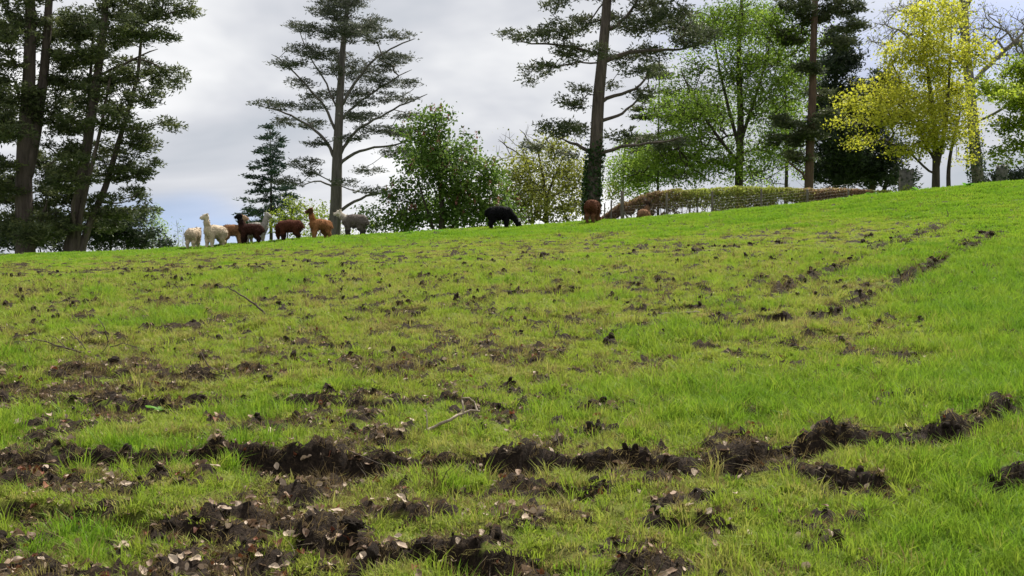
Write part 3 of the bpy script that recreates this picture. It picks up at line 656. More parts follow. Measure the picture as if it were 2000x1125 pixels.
tree('oak_tree', 'olive green small-leaved tree with bare twigs on top', 80, [([(1068, 450), (1066, 380), (1058, 330), (1050, 292)], .26, .06, 0), ([(1066, 390), (1085, 340), (1100, 305)], .13, .04, 1)],
     [(1062, 350, 70, 36), (1105, 320, 36, 28), (1022, 330, 32, 26, .7), (1070, 400, 72, 30), (1115, 375, 32, 36), (1010, 385, 28, 28), (1065, 425, 75, 14), (1030, 300, 36, 18, .6), (1080, 300, 40, 22), (1000, 355, 26, 26), (1130, 345, 18, 26), (1040, 380, 50, 26), (1000, 415, 30, 18), (1125, 415, 24, 18)],
     'broad', B_DARK, 23, k_slope=.6, dens=5.2, M=42, lsize=0.18, spread=0.5, lmat=M_OLIVE, group=GR, twigs=1, limbs=[([(1058, 335), (1030, 315), (1000, 290), (975, 270)], .5, .09), ([(1055, 300), (1030, 272), (1015, 255)], -.5, .07), ([(1052, 300), (1062, 275), (1068, 258)], .4, .06)])
tree('young_tree', 'leafless twiggy treetop rising above the olive green tree', 83, [([(1040, 470), (1035, 330), (1020, 290)], .16, .05, 0)], [(1000, 290, 36, 26), (1040, 275, 34, 18), (975, 310, 18, 20), (1075, 290, 20, 14)], 'broad', B_GREY, 24, dens=1.5, M=5, lsize=.14, spread=.4, lmat=M_OLIVE, group=GR, twigs=4, tip=.013)
def ivy_on(y0, y1, tr, rad, n):
    def f(root, tips, org, r, W3):
        py = r.uniform(y0, y1, n) ; py = y1 - (y1 - py) * r.uniform(.75, 1, n)
        px = np.interp(py, [p[1] for p in tr[::-1]], [p[0] for p in tr[::-1]])
        C = np.array([W3(a, b) for a, b in zip(px, py)]); an = r.uniform(0, 6.28, n); rr = rad * r.uniform(.9, 1.45, n)
        C[:, 0] += np.cos(an) * rr; C[:, 1] += np.sin(an) * rr
        C = C[C[:, 2] > G0(C[:, 0], C[:, 1]) + .1]
        V, F, m = broad(C, .15, r, .2, .8); link_mesh('ivy', mesh_np('ivy', V - org, F, M_IVY, fattr={'tint': np.clip(r.normal(.5, .25, m), 0, 1)}), next((q for q in root.children if q.name.startswith('trunk')), root))['kind'] = 'stuff'
    return f
TP = [(1155, 415), (1158, 350), (1163, 290), (1166, 240), (1170, 170), (1178, 90), (1183, 20), (1188, -80)]
tree('pine_tree', 'tall open pine with ivy round its lower trunk', 66, [(TP, .50, .24, 0)],
     [(998, 87, 22, 7), (1038, 88, 38, 10), (1090, 68, 44, 15), (1132, 30, 40, 16), (1080, 28, 30, 10), (1058, 118, 42, 12, .7), (1110, 106, 42, 13), (1078, 142, 34, 10, .6), (1036, 140, 14, 8, .6), (1120, 200, 24, 14), (1136, 178, 20, 9), (1085, 262, 42, 13), (1050, 273, 32, 9), (1122, 248, 32, 12), (1112, 288, 26, 7),
      (1220, 18, 42, 16), (1270, 8, 48, 16), (1240, 58, 44, 15), (1300, 48, 48, 16), (1342, 80, 44, 14), (1270, 88, 48, 14), (1222, 102, 28, 9), (1330, 28, 56, 18), (1240, 163, 38, 8), (1262, 184, 28, 8), (1210, 150, 20, 7), (1202, 274, 28, 8), (1252, 268, 38, 7), (1292, 274, 38, 8), (1340, 264, 28, 7), (1380, 60, 30, 14), (1180, -40, 90, 30), (1300, -30, 60, 25), (1160, 130, 20, 12)],
     'needle', B_PINE, 25, k_slope=.3, dens=11, M=22, lsize=0.24, spread=0.26, flat=.5, lmat=M_SCOTS, depth=4.6, group=GR, tip=.016, maxbranch=18, extra=ivy_on(270, 420, TP, .44, 2000),
     limbs=[([(1172, 108), (1130, 96), (1085, 92), (1005, 88)], -.8, .11), ([(1176, 122), (1215, 103), (1262, 96), (1320, 95), (1365, 85)], .6, .17), ([(1170, 197), (1215, 188), (1250, 172), (1268, 135)], -1, .13), ([(1168, 236), (1208, 226), (1238, 205), (1264, 165)], .7, .12),
            ([(1160, 302), (1128, 280), (1085, 266)], .5, .14), ([(1160, 318), (1168, 302), (1195, 291), (1245, 284), (1330, 272)], -.7, .14), ([(1180, 62), (1215, 42), (1240, 10), (1260, -40)], .6, .14), ([(1168, 128), (1140, 122), (1110, 128), (1078, 142)], -1.2, .06)])
bl = [(1436, 28, 74, 34), (1400, 78, 56, 34), (1490, 78, 62, 40), (1352, 132, 42, 30, .6), (1430, 150, 66, 36), (1522, 150, 42, 40), (1362, 200, 52, 34), (1482, 208, 74, 36), (1312, 240, 52, 28), (1402, 262, 66, 28), (1300, 308, 66, 26), (1256, 342, 50, 22), (1372, 330, 56, 22), (1492, 288, 50, 26), (1440, 342, 46, 16, .6), (1522, 322, 32, 14, .6), (1430, -30, 74, 30), (1320, 352, 50, 14), (1470, 345, 46, 14), (1290, 330, 60, 25), (1240, 320, 36, 18), (1350, 290, 50, 25), (1330, 180, 36, 30, .7), (1260, 300, 40, 20), (1340, 240, 50, 28), (1420, 210, 50, 30), (1460, 120, 60, 36), (1390, 30, 45, 30), (1500, 20, 45, 30), (1540, 220, 34, 34), (1540, 100, 30, 30), (1420, 320, 50, 18)]
tree('beech_tree', 'large broad tree in fresh bright green leaf', 80, [([(1443, 400), (1443, 372), (1445, 300), (1446, 220), (1441, 120), (1446, 30), (1448, -50)], .40, .08, 0), ([(1444, 290), (1425, 210), (1405, 110), (1395, 20)], .15, .04, .9), ([(1445, 280), (1470, 200), (1495, 110), (1505, 30)], .15, .04, -.8), ([(1444, 320), (1400, 270), (1350, 200), (1325, 140)], .14, .04, -1)], bl, 'broad', B_DARK, 26, k_slope=0.75, dens=6.2, M=46, lsize=0.17, spread=0.48, flat=.5, lmat=M_BEECH, depth=6, group=GR, up=1.0, twigs=1, maxbranch=16)
ll = []
for i in range(9):
    y = 120 + i * 28; w = 14 + i * 8.5
    ll += [(1287 - w * .55, y + 4, w * .55, 5), (1287 + w * .5, y - 4, w * .5, 5)]
tree('cedar_tree', 'dark layered conifer half hidden left of the bright green tree', 88, [([(1285, 400), (1286, 250), (1288, 80)], .15, .03, 0)], ll, 'needle', B_DARK, 27, k_slope=.05, dens=7.5, M=44, lsize=.32, spread=.32, flat=.3, lmat=M_PINE, depth=4, group=GR)
tree('ash_tree', 'mid green tree filling the gap behind the slender pine', 96, [([(1535, 420), (1537, 300), (1535, 120)], .25, .05, 0)], [(1530, 90, 40, 40), (1550, 150, 44, 40), (1520, 210, 44, 36), (1560, 250, 40, 36), (1525, 300, 46, 30), (1580, 320, 40, 28), (1490, 345, 40, 18), (1600, 120, 30, 40)], 'broad', B_DARK, 41, k_slope=.6, dens=2.6, M=44, lsize=.22, spread=.5, lmat=M_CHEST, group=GR, depth=4)
tree('ash_tree', 'pale green tree filling the gap behind the ivy-clad pine', 98, [([(1215, 440), (1217, 330), (1220, 270)], .2, .05, 0)], [(1225, 330, 34, 26), (1250, 290, 36, 26), (1200, 365, 26, 20), (1265, 345, 40, 24), (1235, 375, 40, 16)], 'broad', B_DARK, 42, k_slope=.6, dens=2.4, M=44, lsize=.22, spread=.5, lmat=M_BEECH, group=GR, depth=3)
tree('scots_pine', 'slender reddish-trunked pine beside the yellow tree', 74, [([(1579, 385), (1580, 300), (1585, 200), (1588, 100), (1592, 0), (1592, -70)], .33, .19, 0)],
     [(1600, 24, 46, 18), (1650, 14, 34, 18), (1560, 58, 34, 13), (1652, 58, 34, 11), (1620, 98, 30, 10), (1545, 240, 38, 11), (1582, 262, 32, 11), (1534, 274, 38, 11), (1562, 308, 34, 10), (1612, 180, 24, 10), (1560, 130, 24, 8), (1600, -40, 60, 25), (1610, 230, 22, 9), (1590, 140, 20, 9), (1540, 20, 30, 12)],
     'needle', B_SCOTS, 28, k_slope=.3, dens=10, M=34, lsize=.28, spread=0.26, flat=.45, lmat=M_SCOTS, depth=3, group=GR, limbs=[([(1579, 362), (1566, 337), (1546, 329), (1530, 316)], -1, .11)])
tree('yew_tree', 'dark evergreen mass behind the slender pine and yellow tree', 90, [([(1702, 400), (1706, 350), (1690, 260), (1670, 160)], .32, .1, 0), ([(1720, 400), (1735, 350), (1760, 318)], .22, .1, 1), ([(1630, 400), (1640, 250), (1645, 120)], .25, .08, 2)],
     [(1640, 128, 42, 32), (1665, 180, 44, 34), (1640, 228, 46, 34), (1692, 240, 36, 42), (1640, 298, 48, 32), (1692, 330, 55, 32), (1612, 340, 38, 26), (1735, 345, 45, 20, .6), (1630, 80, 26, 16), (1775, 352, 36, 14, .5), (1610, 270, 34, 28), (1700, 190, 30, 34), (1670, 290, 40, 30), (1720, 300, 34, 30), (1620, 180, 30, 30)],
     'needle', B_DARK, 29, k_slope=.5, dens=4, M=62, lsize=.34, spread=.45, flat=.6, lmat=M_YEW, group=GR, depth=4)
tree('maple_tree', 'bright yellow young maple with two dark stems', 66, [([(1828, 380), (1829, 320), (1826, 250), (1815, 160), (1800, 50)], .30, .04, 0), ([(1853, 378), (1854, 330), (1866, 275), (1882, 210)], .18, .05, .5), ([(1828, 340), (1845, 240), (1850, 120), (1852, 50)], .14, .03, -.6)],
     [(1790, 58, 62, 34), (1850, 50, 46, 30), (1752, 110, 50, 34), (1830, 120, 64, 38), (1890, 110, 34, 36), (1722, 180, 52, 30), (1800, 190, 66, 38), (1880, 180, 46, 40), (1682, 210, 40, 20), (1740, 250, 64, 28), (1820, 268, 56, 32), (1682, 280, 40, 13), (1735, 308, 46, 12), (1880, 260, 44, 30, .7), (1662, 240, 30, 12), (1780, 140, 60, 40), (1850, 220, 50, 35), (1770, 220, 55, 35), (1700, 235, 40, 22), (1860, 150, 40, 35), (1790, 280, 50, 22), (1820, 30, 50, 25, .6), (1650, 195, 20, 8), (1905, 300, 26, 16, .6)],
     'broad', B_DARK, 30, k_slope=.75, dens=7.5, M=40, lsize=0.14, spread=0.4, flat=.55, lmat=M_YELL, group=GR, up=1.0, asp=.75, depth=4, maxbranch=16, limbs=[([(1828, 345), (1790, 315), (1750, 290), (1715, 275)], -.8, .07), ([(1828, 318), (1800, 260), (1770, 200), (1745, 140)], .6, .07)])
TB = [(1912, 380), (1906, 320), (1896, 200), (1886, 100), (1880, 0), (1882, -80)]
tree('bare_tree', 'tall grey leafless tree behind the yellow maple', 80, [(TB, .48, .26, 0)],
     [(1762, 40, 55, 40), (1850, 0, 66, 46), (1950, 40, 66, 46), (1990, 112, 46, 46), (1722, 78, 36, 28, .6), (1980, 190, 36, 46, .7), (1900, -50, 90, 40), (2040, 60, 40, 70)],
     'broad', B_GREY, 31, k_slope=.7, dens=6.0, M=3, lsize=.16, spread=.4, lmat=M_OLIVE, group=GR, twigs=4, tip=0.012, depth=5, extra=ivy_on(250, 380, TB, .5, 900), limbs=[([(1897, 165), (1930, 130), (1970, 96), (2015, 55)], .8, .15), ([(1882, 32), (1842, 12), (1780, -5)], -.8, .13), ([(1890, 130), (1850, 90), (1800, 60)], 1, .1)])
tree('lime_tree', 'light green leafy tree cut by the right edge', 71, [([(2032, 360), (2030, 280), (2025, 180)], .24, .06, 0)],
     [(1968, 160, 36, 28), (2010, 140, 38, 34), (1950, 202, 36, 22), (2000, 220, 42, 34), (1958, 250, 36, 16), (1932, 300, 26, 9), (1988, 288, 40, 13), (2045, 240, 45, 50), (1940, 325, 18, 8), (2060, 150, 40, 40)],
     'broad', B_DARK, 32, k_slope=.4, dens=6, M=80, lsize=.17, spread=.38, flat=.55, lmat=M_LIME, group=GR, up=1.0, asp=.75)
tree('bush', 'pale green bush behind the fence end post', 86, [([(1200, 450), (1200, 400)], .07, .03, 0)], [(1190, 385, 22, 20), (1215, 375, 20, 18), (1205, 410, 30, 18), (1235, 395, 20, 14)], seed=33, dens=1.8, **dict(bk_, lmat=M_OLIVE, M=48))
tree('bush', 'low green bush at the foot of the thin post', 60, [([(1772, 392), (1772, 378)], .04, .02, 0)], [(1775, 374, 22, 7), (1755, 377, 12, 5)], seed=34, dens=8, **dict(bk_, M=40, lsize=.12, spread=.2))
tree('evergreen_shrub', 'dark leafy shrub at the right edge beyond the brow', 66, [([(1985, 375), (1985, 345)], .05, .02, 0)], [(1980, 345, 18, 12), (1965, 352, 16, 7), (2010, 345, 20, 14)], seed=35, dens=3, **dict(shr, group='shrubs beyond the brow'))

# stumps
def stump(label, px, py, Y, w, h, seed):
    r = np.random.default_rng(seed); x = (px - 1000) / FPX * Y; g = float(G0(x, Y)); zt = ZC - (py - 562.5) / FPX * Y
    k, n = 18, 9; an = np.arange(k) / k * 2 * np.pi; V = []
    for j in range(n):
        f = j / (n - 1); rr = w / 2 * (1 + .25 * (1 - f) ** 3) * (1 + .16 * (vn3(np.stack([np.cos(an) * 1.5, np.sin(an) * 1.5, np.full(k, f * 1.5)], 1), seed) - .5) * 2)
        z = -.2 + (zt - g + .2) * f + (f > .95) * r.uniform(-.12, .12, k)
        V.append(np.stack([np.cos(an) * rr, np.sin(an) * rr, z * np.ones(k)], 1))
    V.append(np.array([[0, 0, zt - g - .12]])); V = np.concatenate(V)
    i = np.arange(n - 1)[:, None] * k; j = np.arange(k)[None]; F = np.stack([i + j, i + (j + 1) % k, i + k + (j + 1) % k, i + k + j], -1).reshape(-1, 4)
    T = np.stack([(n - 1) * k + j[0], (n - 1) * k + (j[0] + 1) % k, np.full(k, n * k)], 1)
    e = empty('tree_stump', (x, Y, g)); tag(e, label, 'stump', 'old stumps on the brow')
    tk_ = link_mesh('trunk', mesh_np('trunk', V, [F, T], M_STUMP, True), e)
    C = np.stack([np.cos(q := r.uniform(0, 6.28, 500)) * w / 2 * 1.08, np.sin(q) * w / 2 * 1.08, r.uniform(.05, 1, 500) ** 1.4 * (zt - g)], 1)
    v, f, m = broad(C, .11, r, .2, .8); link_mesh('ivy', mesh_np('ivy', v, f, M_IVY, fattr={'tint': r.uniform(0, 1, m)}), tk_)['kind'] = 'stuff'
stump('grey broad stump right of the thin fence post', 1770, 335, 64, .82, 1.4, 3)
stump('ivy-grown stump by the right edge under the lime leaves', 1957, 325, 62, .56, 1.1, 4)

# ------------------------------------------------------------------ hedge and fence
def along(pts):
    pts = np.array(pts, float)
    return pts[:, 0], pts[:, 1]
HX, HT = along([(1168, 428), (1190, 412), (1215, 398), (1240, 387), (1268, 376), (1300, 371), (1350, 369), (1420, 367), (1480, 367), (1540, 369), (1600, 369), (1650, 369), (1690, 371), (1735, 374)])
HY = 58.5
hr = np.random.default_rng(77); he = empty('hedge', ((1440 - 1000) / FPX * HY, HY, float(G0((1440 - 1000) / FPX * HY, HY))))
tag(he, 'clipped beech hedge, russet at both ends and green in the middle', 'hedge')
nl = 44000
px = hr.uniform(1168, 1735, nl); xw = (px - 1000) / FPX * HY; yw = HY + hr.uniform(-.5, .5, nl) + .35 * np.sin(xw * .8)
top = ZC - (np.interp(px, HX, HT) - 562.5) / FPX * HY + .22 * (fbm(xw * 1.6, yw * .2, 5, 4) - .5)
bot = G0(xw, yw) + .05; f = 1 - hr.uniform(0, 1, nl) ** 1.35 * .98
zz = bot + (top - bot) * f
brn = np.interp(px, [1168, 1255, 1310, 1380, 1440, 1520, 1560, 1600, 1690, 1705, 1722], [.12, .16, .40, .68, .64, .66, .5, .22, .2, .55, .6])
gapn = fbm(xw * 1.4, zz * 1.4, 9, 3); keep = (gapn > np.interp(f, [0, .5, .8], [.45, .36, .15])) & (top > bot + .1)
C = np.stack([xw, yw, zz], 1)[keep]; m0 = np.asarray(he.location)
V, F, m = broad(C, .105, hr, .3, .7)
tn = np.clip(brn[keep] + .22 * (f[keep] - .7) + .35 * (fbm(xw[keep] * .9, zz[keep] * 2, 15, 3) - .5) + hr.normal(0, .12, m), 0, 1)
link_mesh('foliage', mesh_np('foliage', V - m0, F, M_HEDGE, fattr={'tint': tn}), he)['kind'] = 'stuff'
w = Wood()
for p in np.arange(1180, 1720, 3.4):
    x = (p - 1000) / FPX * HY + hr.normal(0, .05); y = HY + hr.uniform(-.25, .25) + .35 * math.sin(x * .8); g = float(G0(x, y)); t = ZC - (np.interp(p, HX, HT) - 562.5) / FPX * HY
    if t - g < .3: continue
    q = np.stack([x + np.cumsum(hr.normal(0, .05, 6)), y + np.cumsum(hr.normal(0, .05, 6)), np.linspace(g - .1, t - .1, 6)], 1); w.add(*tube(q, np.linspace(.022, .008, 6), 5))
    for _ in range(3):
        i = hr.integers(1, 5); d = hr.normal(size=3) * [.4, .2, .25] + [0, 0, .2]; w.add(*tube(np.stack([q[i], q[i] + d * .6, q[i] + d]), [.009, .007, .004], 4))
link_mesh('stem', w.mesh('stem', M_TWIG, m0), he)['kind'] = 'stuff'

fe = empty('wire_fence', ((1302 - 1000) / FPX * 56.6, 56.6, float(G0((1302 - 1000) / FPX * 56.6, 56.6))))
tag(fe, 'weathered post and wire mesh fence in front of the hedge', 'fence'); f0 = np.asarray(fe.location)
def post(px, top, Yp, rad, kk=8, lean=0):
    x = (px - 1000) / FPX * Yp; g = float(G0(x, Yp)); zt = ZC - (top - 562.5) / FPX * Yp
    w = Wood(); q = np.array([[x, Yp, g - .3], [x + lean * .3, Yp, g + (zt - g) * .5], [x + lean, Yp, zt - .02], [x + lean, Yp, zt]])
    V, F = tube(q, [rad * 1.03, rad, rad * .97, rad * .7], kk); w.add(V, F); w.add(np.concatenate([V[-kk:], q[-1:]]), np.array([[i, (i + 1) % kk, kk, kk] for i in range(kk)])[:, :3].repeat(1, 0)) if False else None
    n = len(V); V = np.concatenate([V, q[-1:]]); T = np.array([[n - kk + i, n - kk + (i + 1) % kk, n] for i in range(kk)])
    return mesh_np('post', V - f0, [F, T], M_POST, False), x, g, zt
PX = [(1181, 397, 57.5, .035), (1194, 391, 57.2, .045), (1215, 373, 56.8, .085), (1302, 378, 56.6, .055), (1391, 374, 56.4, .05), (1487, 369, 56.1, .05), (1577, 369, 55.8, .06), (1657, 370, 55.5, .05), (1757, 347, 55.2, .045)]
pos = []
for p, t, Yp, rad in PX:
    me_, x, g, zt = post(p, t, Yp, rad); link_mesh('post', me_, fe); pos.append((x, Yp, g, zt))
x, Yp, g, zt = pos[2]
V, F = tube(np.array([[x + .1, Yp, g + .72], [x + .62, Yp - .05, g - .05]]), [.05, .05], 8); link_mesh('brace', mesh_np('brace', V - f0, F, M_POST), fe)
w = Wood()
for (x0, y0, g0, z0), (x1, y1, g1, z1) in zip(pos[:-2], pos[1:-1]):
    yo = -.07
    for h in (.12, .27, .42, .57, .72, .87, 1.0):
        w.add(*tube(np.array([[x0, y0 + yo, g0 + h], [x1, y1 + yo, g1 + h]]), [.0028, .0028], 3))
    for f in np.arange(0, 1, .16 / math.hypot(x1 - x0, y1 - y0)):
        xx, yy, gg = x0 + (x1 - x0) * f, y0 + (y1 - y0) * f + yo, g0 + (g1 - g0) * f
        w.add(*tube(np.array([[xx, yy, gg + .12], [xx, yy, gg + 1.0]]), [.0024, .0024], 3))
link_mesh('wire_mesh', w.mesh('wire_mesh', M_WIRE, f0, False), fe)['kind'] = 'stuff'

# ------------------------------------------------------------------ alpacas
def sdf_mesh(prims, h, k=.05, nseed=1, namp=.018, nfreq=9):
    pts = np.array([p for pr in prims for p in (pr[0], pr[1])]); rs = max(max(pr[2], pr[3]) for pr in prims)
    lo = pts.min(0) - rs - .06; hi = pts.max(0) + rs + .06
    ax = [np.arange(a, b, h) for a, b in zip(lo, hi)]
    X = np.stack(np.meshgrid(*ax, indexing='ij'), -1); D = None
    for a, b, ra, rb in prims:
        a = np.array(a, float); b = np.array(b, float); ab = b - a; L2 = max(ab @ ab, 1e-9)
        t = np.clip(((X - a) @ ab) / L2, 0, 1); d = np.linalg.norm(X - a - t[..., None] * ab, axis=-1) - (ra + (rb - ra) * t)
        if D is None: D = d
        else:
            hh = np.clip(.5 + .5 * (D - d) / k, 0, 1); D = D + (d - D) * hh - k * hh * (1 - hh)
    D = D + (vn3(X * nfreq, nseed) - .5) * 2 * namp * sst(.12, .4, X[..., 2]) + (vn3(X * nfreq * 2.3, nseed + 5) - .5) * namp
    nx, ny, nz = D.shape; ins = D < 0
    c = [D[i:nx - 1 + i, j:ny - 1 + j, l:nz - 1 + l] for i in (0, 1) for j in (0, 1) for l in (0, 1)]
    s = np.stack([q < 0 for q in c]); act = s.any(0) & ~s.all(0)
    num = np.zeros(act.shape + (3,)); cnt = np.zeros(act.shape); off = np.array([(i, j, l) for i in (0, 1) for j in (0, 1) for l in (0, 1)], float)
    for a in range(8):
        for b in range(a + 1, 8):
            if np.abs(off[a] - off[b]).sum() != 1: continue
            cr = s[a] != s[b]; t = np.where(cr, c[a] / np.where(cr, c[a] - c[b], 1), 0)
            num += np.where(cr[..., None], off[a] + t[..., None] * (off[b] - off[a]), 0); cnt += cr
    ids = np.full(act.shape, -1); ids[act] = np.arange(act.sum()); ix = np.argwhere(act)
    V = lo + (ix + num[act] / cnt[act][:, None]) * h; F = []
    def q4(a, b, c_, d, flip):
        f = np.stack([a, b, c_, d], 1); f[flip] = f[flip][:, ::-1]; F.append(f[(f >= 0).all(1)])
    e = np.argwhere(ins[:-1, 1:-1, 1:-1] != ins[1:, 1:-1, 1:-1]) + [0, 1, 1]; i, j, l = e.T; q4(ids[i, j - 1, l - 1], ids[i, j, l - 1], ids[i, j, l], ids[i, j - 1, l], ~ins[i, j, l])
    e = np.argwhere(ins[1:-1, :-1, 1:-1] != ins[1:-1, 1:, 1:-1]) + [1, 0, 1]; i, j, l = e.T; q4(ids[i - 1, j, l - 1], ids[i, j, l - 1], ids[i, j, l], ids[i - 1, j, l], ins[i, j, l])
    e = np.argwhere(ins[1:-1, 1:-1, :-1] != ins[1:-1, 1:-1, 1:]) + [1, 1, 0]; i, j, l = e.T; q4(ids[i - 1, j - 1, l], ids[i, j - 1, l], ids[i, j, l], ids[i - 1, j, l], ~ins[i, j, l])
    return V, np.concatenate(F)
def coat_mat():
    m, t, o = mat('alpaca_fleece'); at = N(t, 'ShaderNodeAttribute', attribute_name='coat')
    tc = N(t, 'ShaderNodeTexCoord'); nz = N(t, 'ShaderNodeTexNoise', i_Scale=26.0, i_Detail=5.0, i_Roughness=.7); t.links.new(tc.outputs['Object'], nz.inputs['Vector'])
    r = ramp(t, nz.outputs[0], [(.3, (.68, .66, .64)), (.7, (1.1, 1.1, 1.1))]); mx = N(t, 'ShaderNodeMix', data_type='RGBA', blend_type='MULTIPLY'); mx.inputs[0].default_value = 1
    t.links.new(at.outputs['Color'], mx.inputs[6]); t.links.new(r.outputs[0], mx.inputs[7])
    p = N(t, 'ShaderNodeBsdfPrincipled'); p.inputs['Roughness'].default_value = .95; p.inputs['Specular IOR Level'].default_value = .08
    p.inputs['Sheen Weight'].default_value = .35; p.inputs['Sheen Roughness'].default_value = .5; t.links.new(mx.outputs[2], p.inputs['Sheen Tint'])
    t.links.new(mx.outputs[2], p.inputs['Base Color']); b = N(t, 'ShaderNodeBump'); b.inputs['Strength'].default_value = .8; b.inputs['Distance'].default_value = .025
    t.links.new(nz.outputs[0], b.inputs['Height']); t.links.new(b.outputs[0], p.inputs['Normal']); t.links.new(p.outputs[0], o.inputs[0]); return m
M_COAT = coat_mat()
M_EYE = rough_mat('dark_eye', (.006, .005, .005), (.015, .012, .01), 5, .2, 0)
def alpaca(label, px, dY, heading, pose='up', size=1., coat=(.6, .5, .38), head=None, neck=None, leg=None, belly=None, yaw=0., seed=1, fluff=1., sink=0., neckl=1.):
    x = 0.; 
    for _ in range(8): Yp = float(yc(x)) + dY; x = (px - 1000) / FPX * Yp
    f = fluff
    pr = [((-.36, 0, .80), (.02, 0, .80), .235 * f, .255 * f), ((.02, 0, .80), (.34, 0, .80), .255 * f, .215 * f), ((-.50, 0, .78), (-.40, 0, .76), .13 * f, .19 * f)]
    pr += [((-.54, 0, .88), (-.66, 0, .70), .055, .05)]
    st = .05 * math.sin(seed * 2.1)
    if pose != 'lie':
        for s in (-1, 1):
            fx = .30 + s * st
            pr += [((.30, s * .12, .66), (fx, s * .125, .36), .145, .105), ((fx, s * .125, .36), (fx + .01, s * .125, .07), .10, .07), ((fx + .01, s * .125, .05), (fx + .05, s * .125, .04), .045, .038)]
            hx = -.36 - s * st
            pr += [((-.36, s * .13, .70), (hx + .06, s * .135, .46), .185, .125), ((hx + .06, s * .135, .46), (hx - .05, s * .135, .33), .12, .095), ((hx - .05, s * .135, .33), (hx - .02, s * .135, .07), .092, .066), ((hx - .02, s * .135, .05), (hx + .03, s * .135, .04), .045, .038)]
    else:
        for s in (-1, 1): pr += [((.30, s * .15, .58), (.12, s * .22, .52), .10, .08), ((-.30, s * .18, .60), (-.1, s * .26, .53), .14, .09)]
    if pose == 'up': npts = [(.37, 0, .90), (.46, 0, 1.14), (.49, 0, .90 + .46 * neckl)]
    elif pose == 'fwd': npts = [(.36, 0, .86), (.56, 0, 1.00), (.70, 0, 1.16)]
    elif pose == 'mid': npts = [(.38, 0, .86), (.58, 0, .98), (.68, 0, 1.02)]
    elif pose == 'lie': npts = [(.38, 0, .90), (.46, 0, 1.14), (.48, 0, 1.42)]
    elif pose == 'away': npts = [(.40, -.02, .84), (.58, -.12, .74), (.62, -.36, .40)]
    else: npts = [(.40, 0, .82), (.66, 0, .56), (.84, 0, .24)]
    nr = (.17 * f, .128, .098)
    pr += [(npts[0], npts[1], nr[0], nr[1]), (npts[1], npts[2], nr[1], nr[2])]
    H = np.array(npts[2]); cyw, syw = math.cos(yaw), math.sin(yaw)
    fw = np.array([cyw, syw, -.18]) if pose not in ('graze', 'away') else (np.array([.55, 0, -.72]) if pose == 'graze' else np.array([.1, -.5, -.72])); fw = fw / np.linalg.norm(fw)
    sd_ = np.array([-syw, cyw, 0]); upv = np.cross(fw, sd_)
    pr += [(H, H + fw * .09, .102, .088), (H + fw * .09, H + fw * .235, .078, .062), (H + upv * .055 - fw * .01, H + upv * .06 + fw * .05, .088, .076)]
    for s in (-1, 1): pr += [(H + upv * .08 + sd_ * s * .055 - fw * .02, H + upv * .11 + sd_ * s * .105 - fw * .05, .024, .022), (H + upv * .11 + sd_ * s * .105 - fw * .05, H + upv * .135 + sd_ * s * .125 - fw * .09, .022, .010)]
    V, F = sdf_mesh(pr, .022, .055, seed)
    coat = np.array(coat); C = np.tile(coat, (len(V), 1))
    def mixc(c, wgt):
        nonlocal C
        if c is not None: C = C * (1 - wgt[:, None]) + np.array(c) * wgt[:, None]
    p0, p1 = np.array(npts[0]), np.array(npts[2]); tt = ((V - p0) @ (p1 - p0)) / ((p1 - p0) @ (p1 - p0))
    fr = V[:, 0] > .2
    mixc(belly, sst(.72, .58, V[:, 2])); mixc(leg, sst(.50, .30, V[:, 2]) * (np.linalg.norm(V - H, axis=1) > .3))
    mixc(neck, sst(-.05, .35, tt) * fr * (V[:, 0] > .34)); mixc(head, sst(.26, .16, np.linalg.norm(V - (H + fw * .07), axis=1)))
    e = empty('alpaca', (x, Yp, G(x, Yp) - sink - .05), R(heading)); e.scale = (size * .96,) * 3
    tag(e, label, 'alpaca', 'alpacas on the brow of the pasture')
    link_mesh('body', mesh_np('body', V, F, M_COAT, True, vattr={'coat': C}), e)
    q_ = np.random.default_rng(seed + 60); k_ = q_.permutation(len(V))[:3200]; k_ = k_[(V[k_][:, 2] > .46) & (np.linalg.norm(V[k_] - H, axis=1) > .15)]
    fn = np.cross(V[F[:, 1]] - V[F[:, 0]], V[F[:, 2]] - V[F[:, 0]]); vnm = np.zeros_like(V); [np.add.at(vnm, F[:, c_], fn) for c_ in range(4)]; vnm = nrm(vnm)[k_]
    dl = nrm(vnm * .45 + q_.normal(0, .3, (len(k_), 3)) + [-.15, 0, -.75]); sw = nrm(np.cross(dl, vnm)) * .016; ln = (.032 + .035 * q_.uniform(size=len(k_)))[:, None]; p_ = V[k_] - vnm * .004
    LV = np.stack([p_ - sw, p_ + sw, p_ + dl * ln + vnm * .012 + sw * .3, p_ + dl * ln + vnm * .012 - sw * .3], 1).reshape(-1, 3)
    link_mesh('fleece', mesh_np('fleece', LV, np.arange(len(LV)).reshape(-1, 4), M_COAT, False, fattr={'coat': C[k_] * q_.uniform(.75, 1.2, (len(k_), 1))}), e)['kind'] = 'stuff'
    an = np.linspace(0, 2 * np.pi, 8, endpoint=False); sph = [(0, 0, 1)] + [(math.sin(a) * math.cos(b), math.sin(a) * math.sin(b), math.cos(a)) for a in (.8, 1.57, 2.35) for b in an] + [(0, 0, -1)]
    sf3 = np.array([[0, 1 + i, 1 + (i + 1) % 8] for i in range(8)] + [[25, 17 + (i + 1) % 8, 17 + i] for i in range(8)]); sf4 = np.array([[1 + r_ * 8 + i, 9 + r_ * 8 + i, 9 + r_ * 8 + (i + 1) % 8, 1 + r_ * 8 + (i + 1) % 8] for r_ in range(2) for i in range(8)])
    for s in (-1, 1):
        link_mesh('eye', mesh_np('eye', np.array(sph) * .017 + H + fw * .085 + sd_ * s * .073 + upv * .028, [sf4, sf3], M_EYE, True), e)
    return e
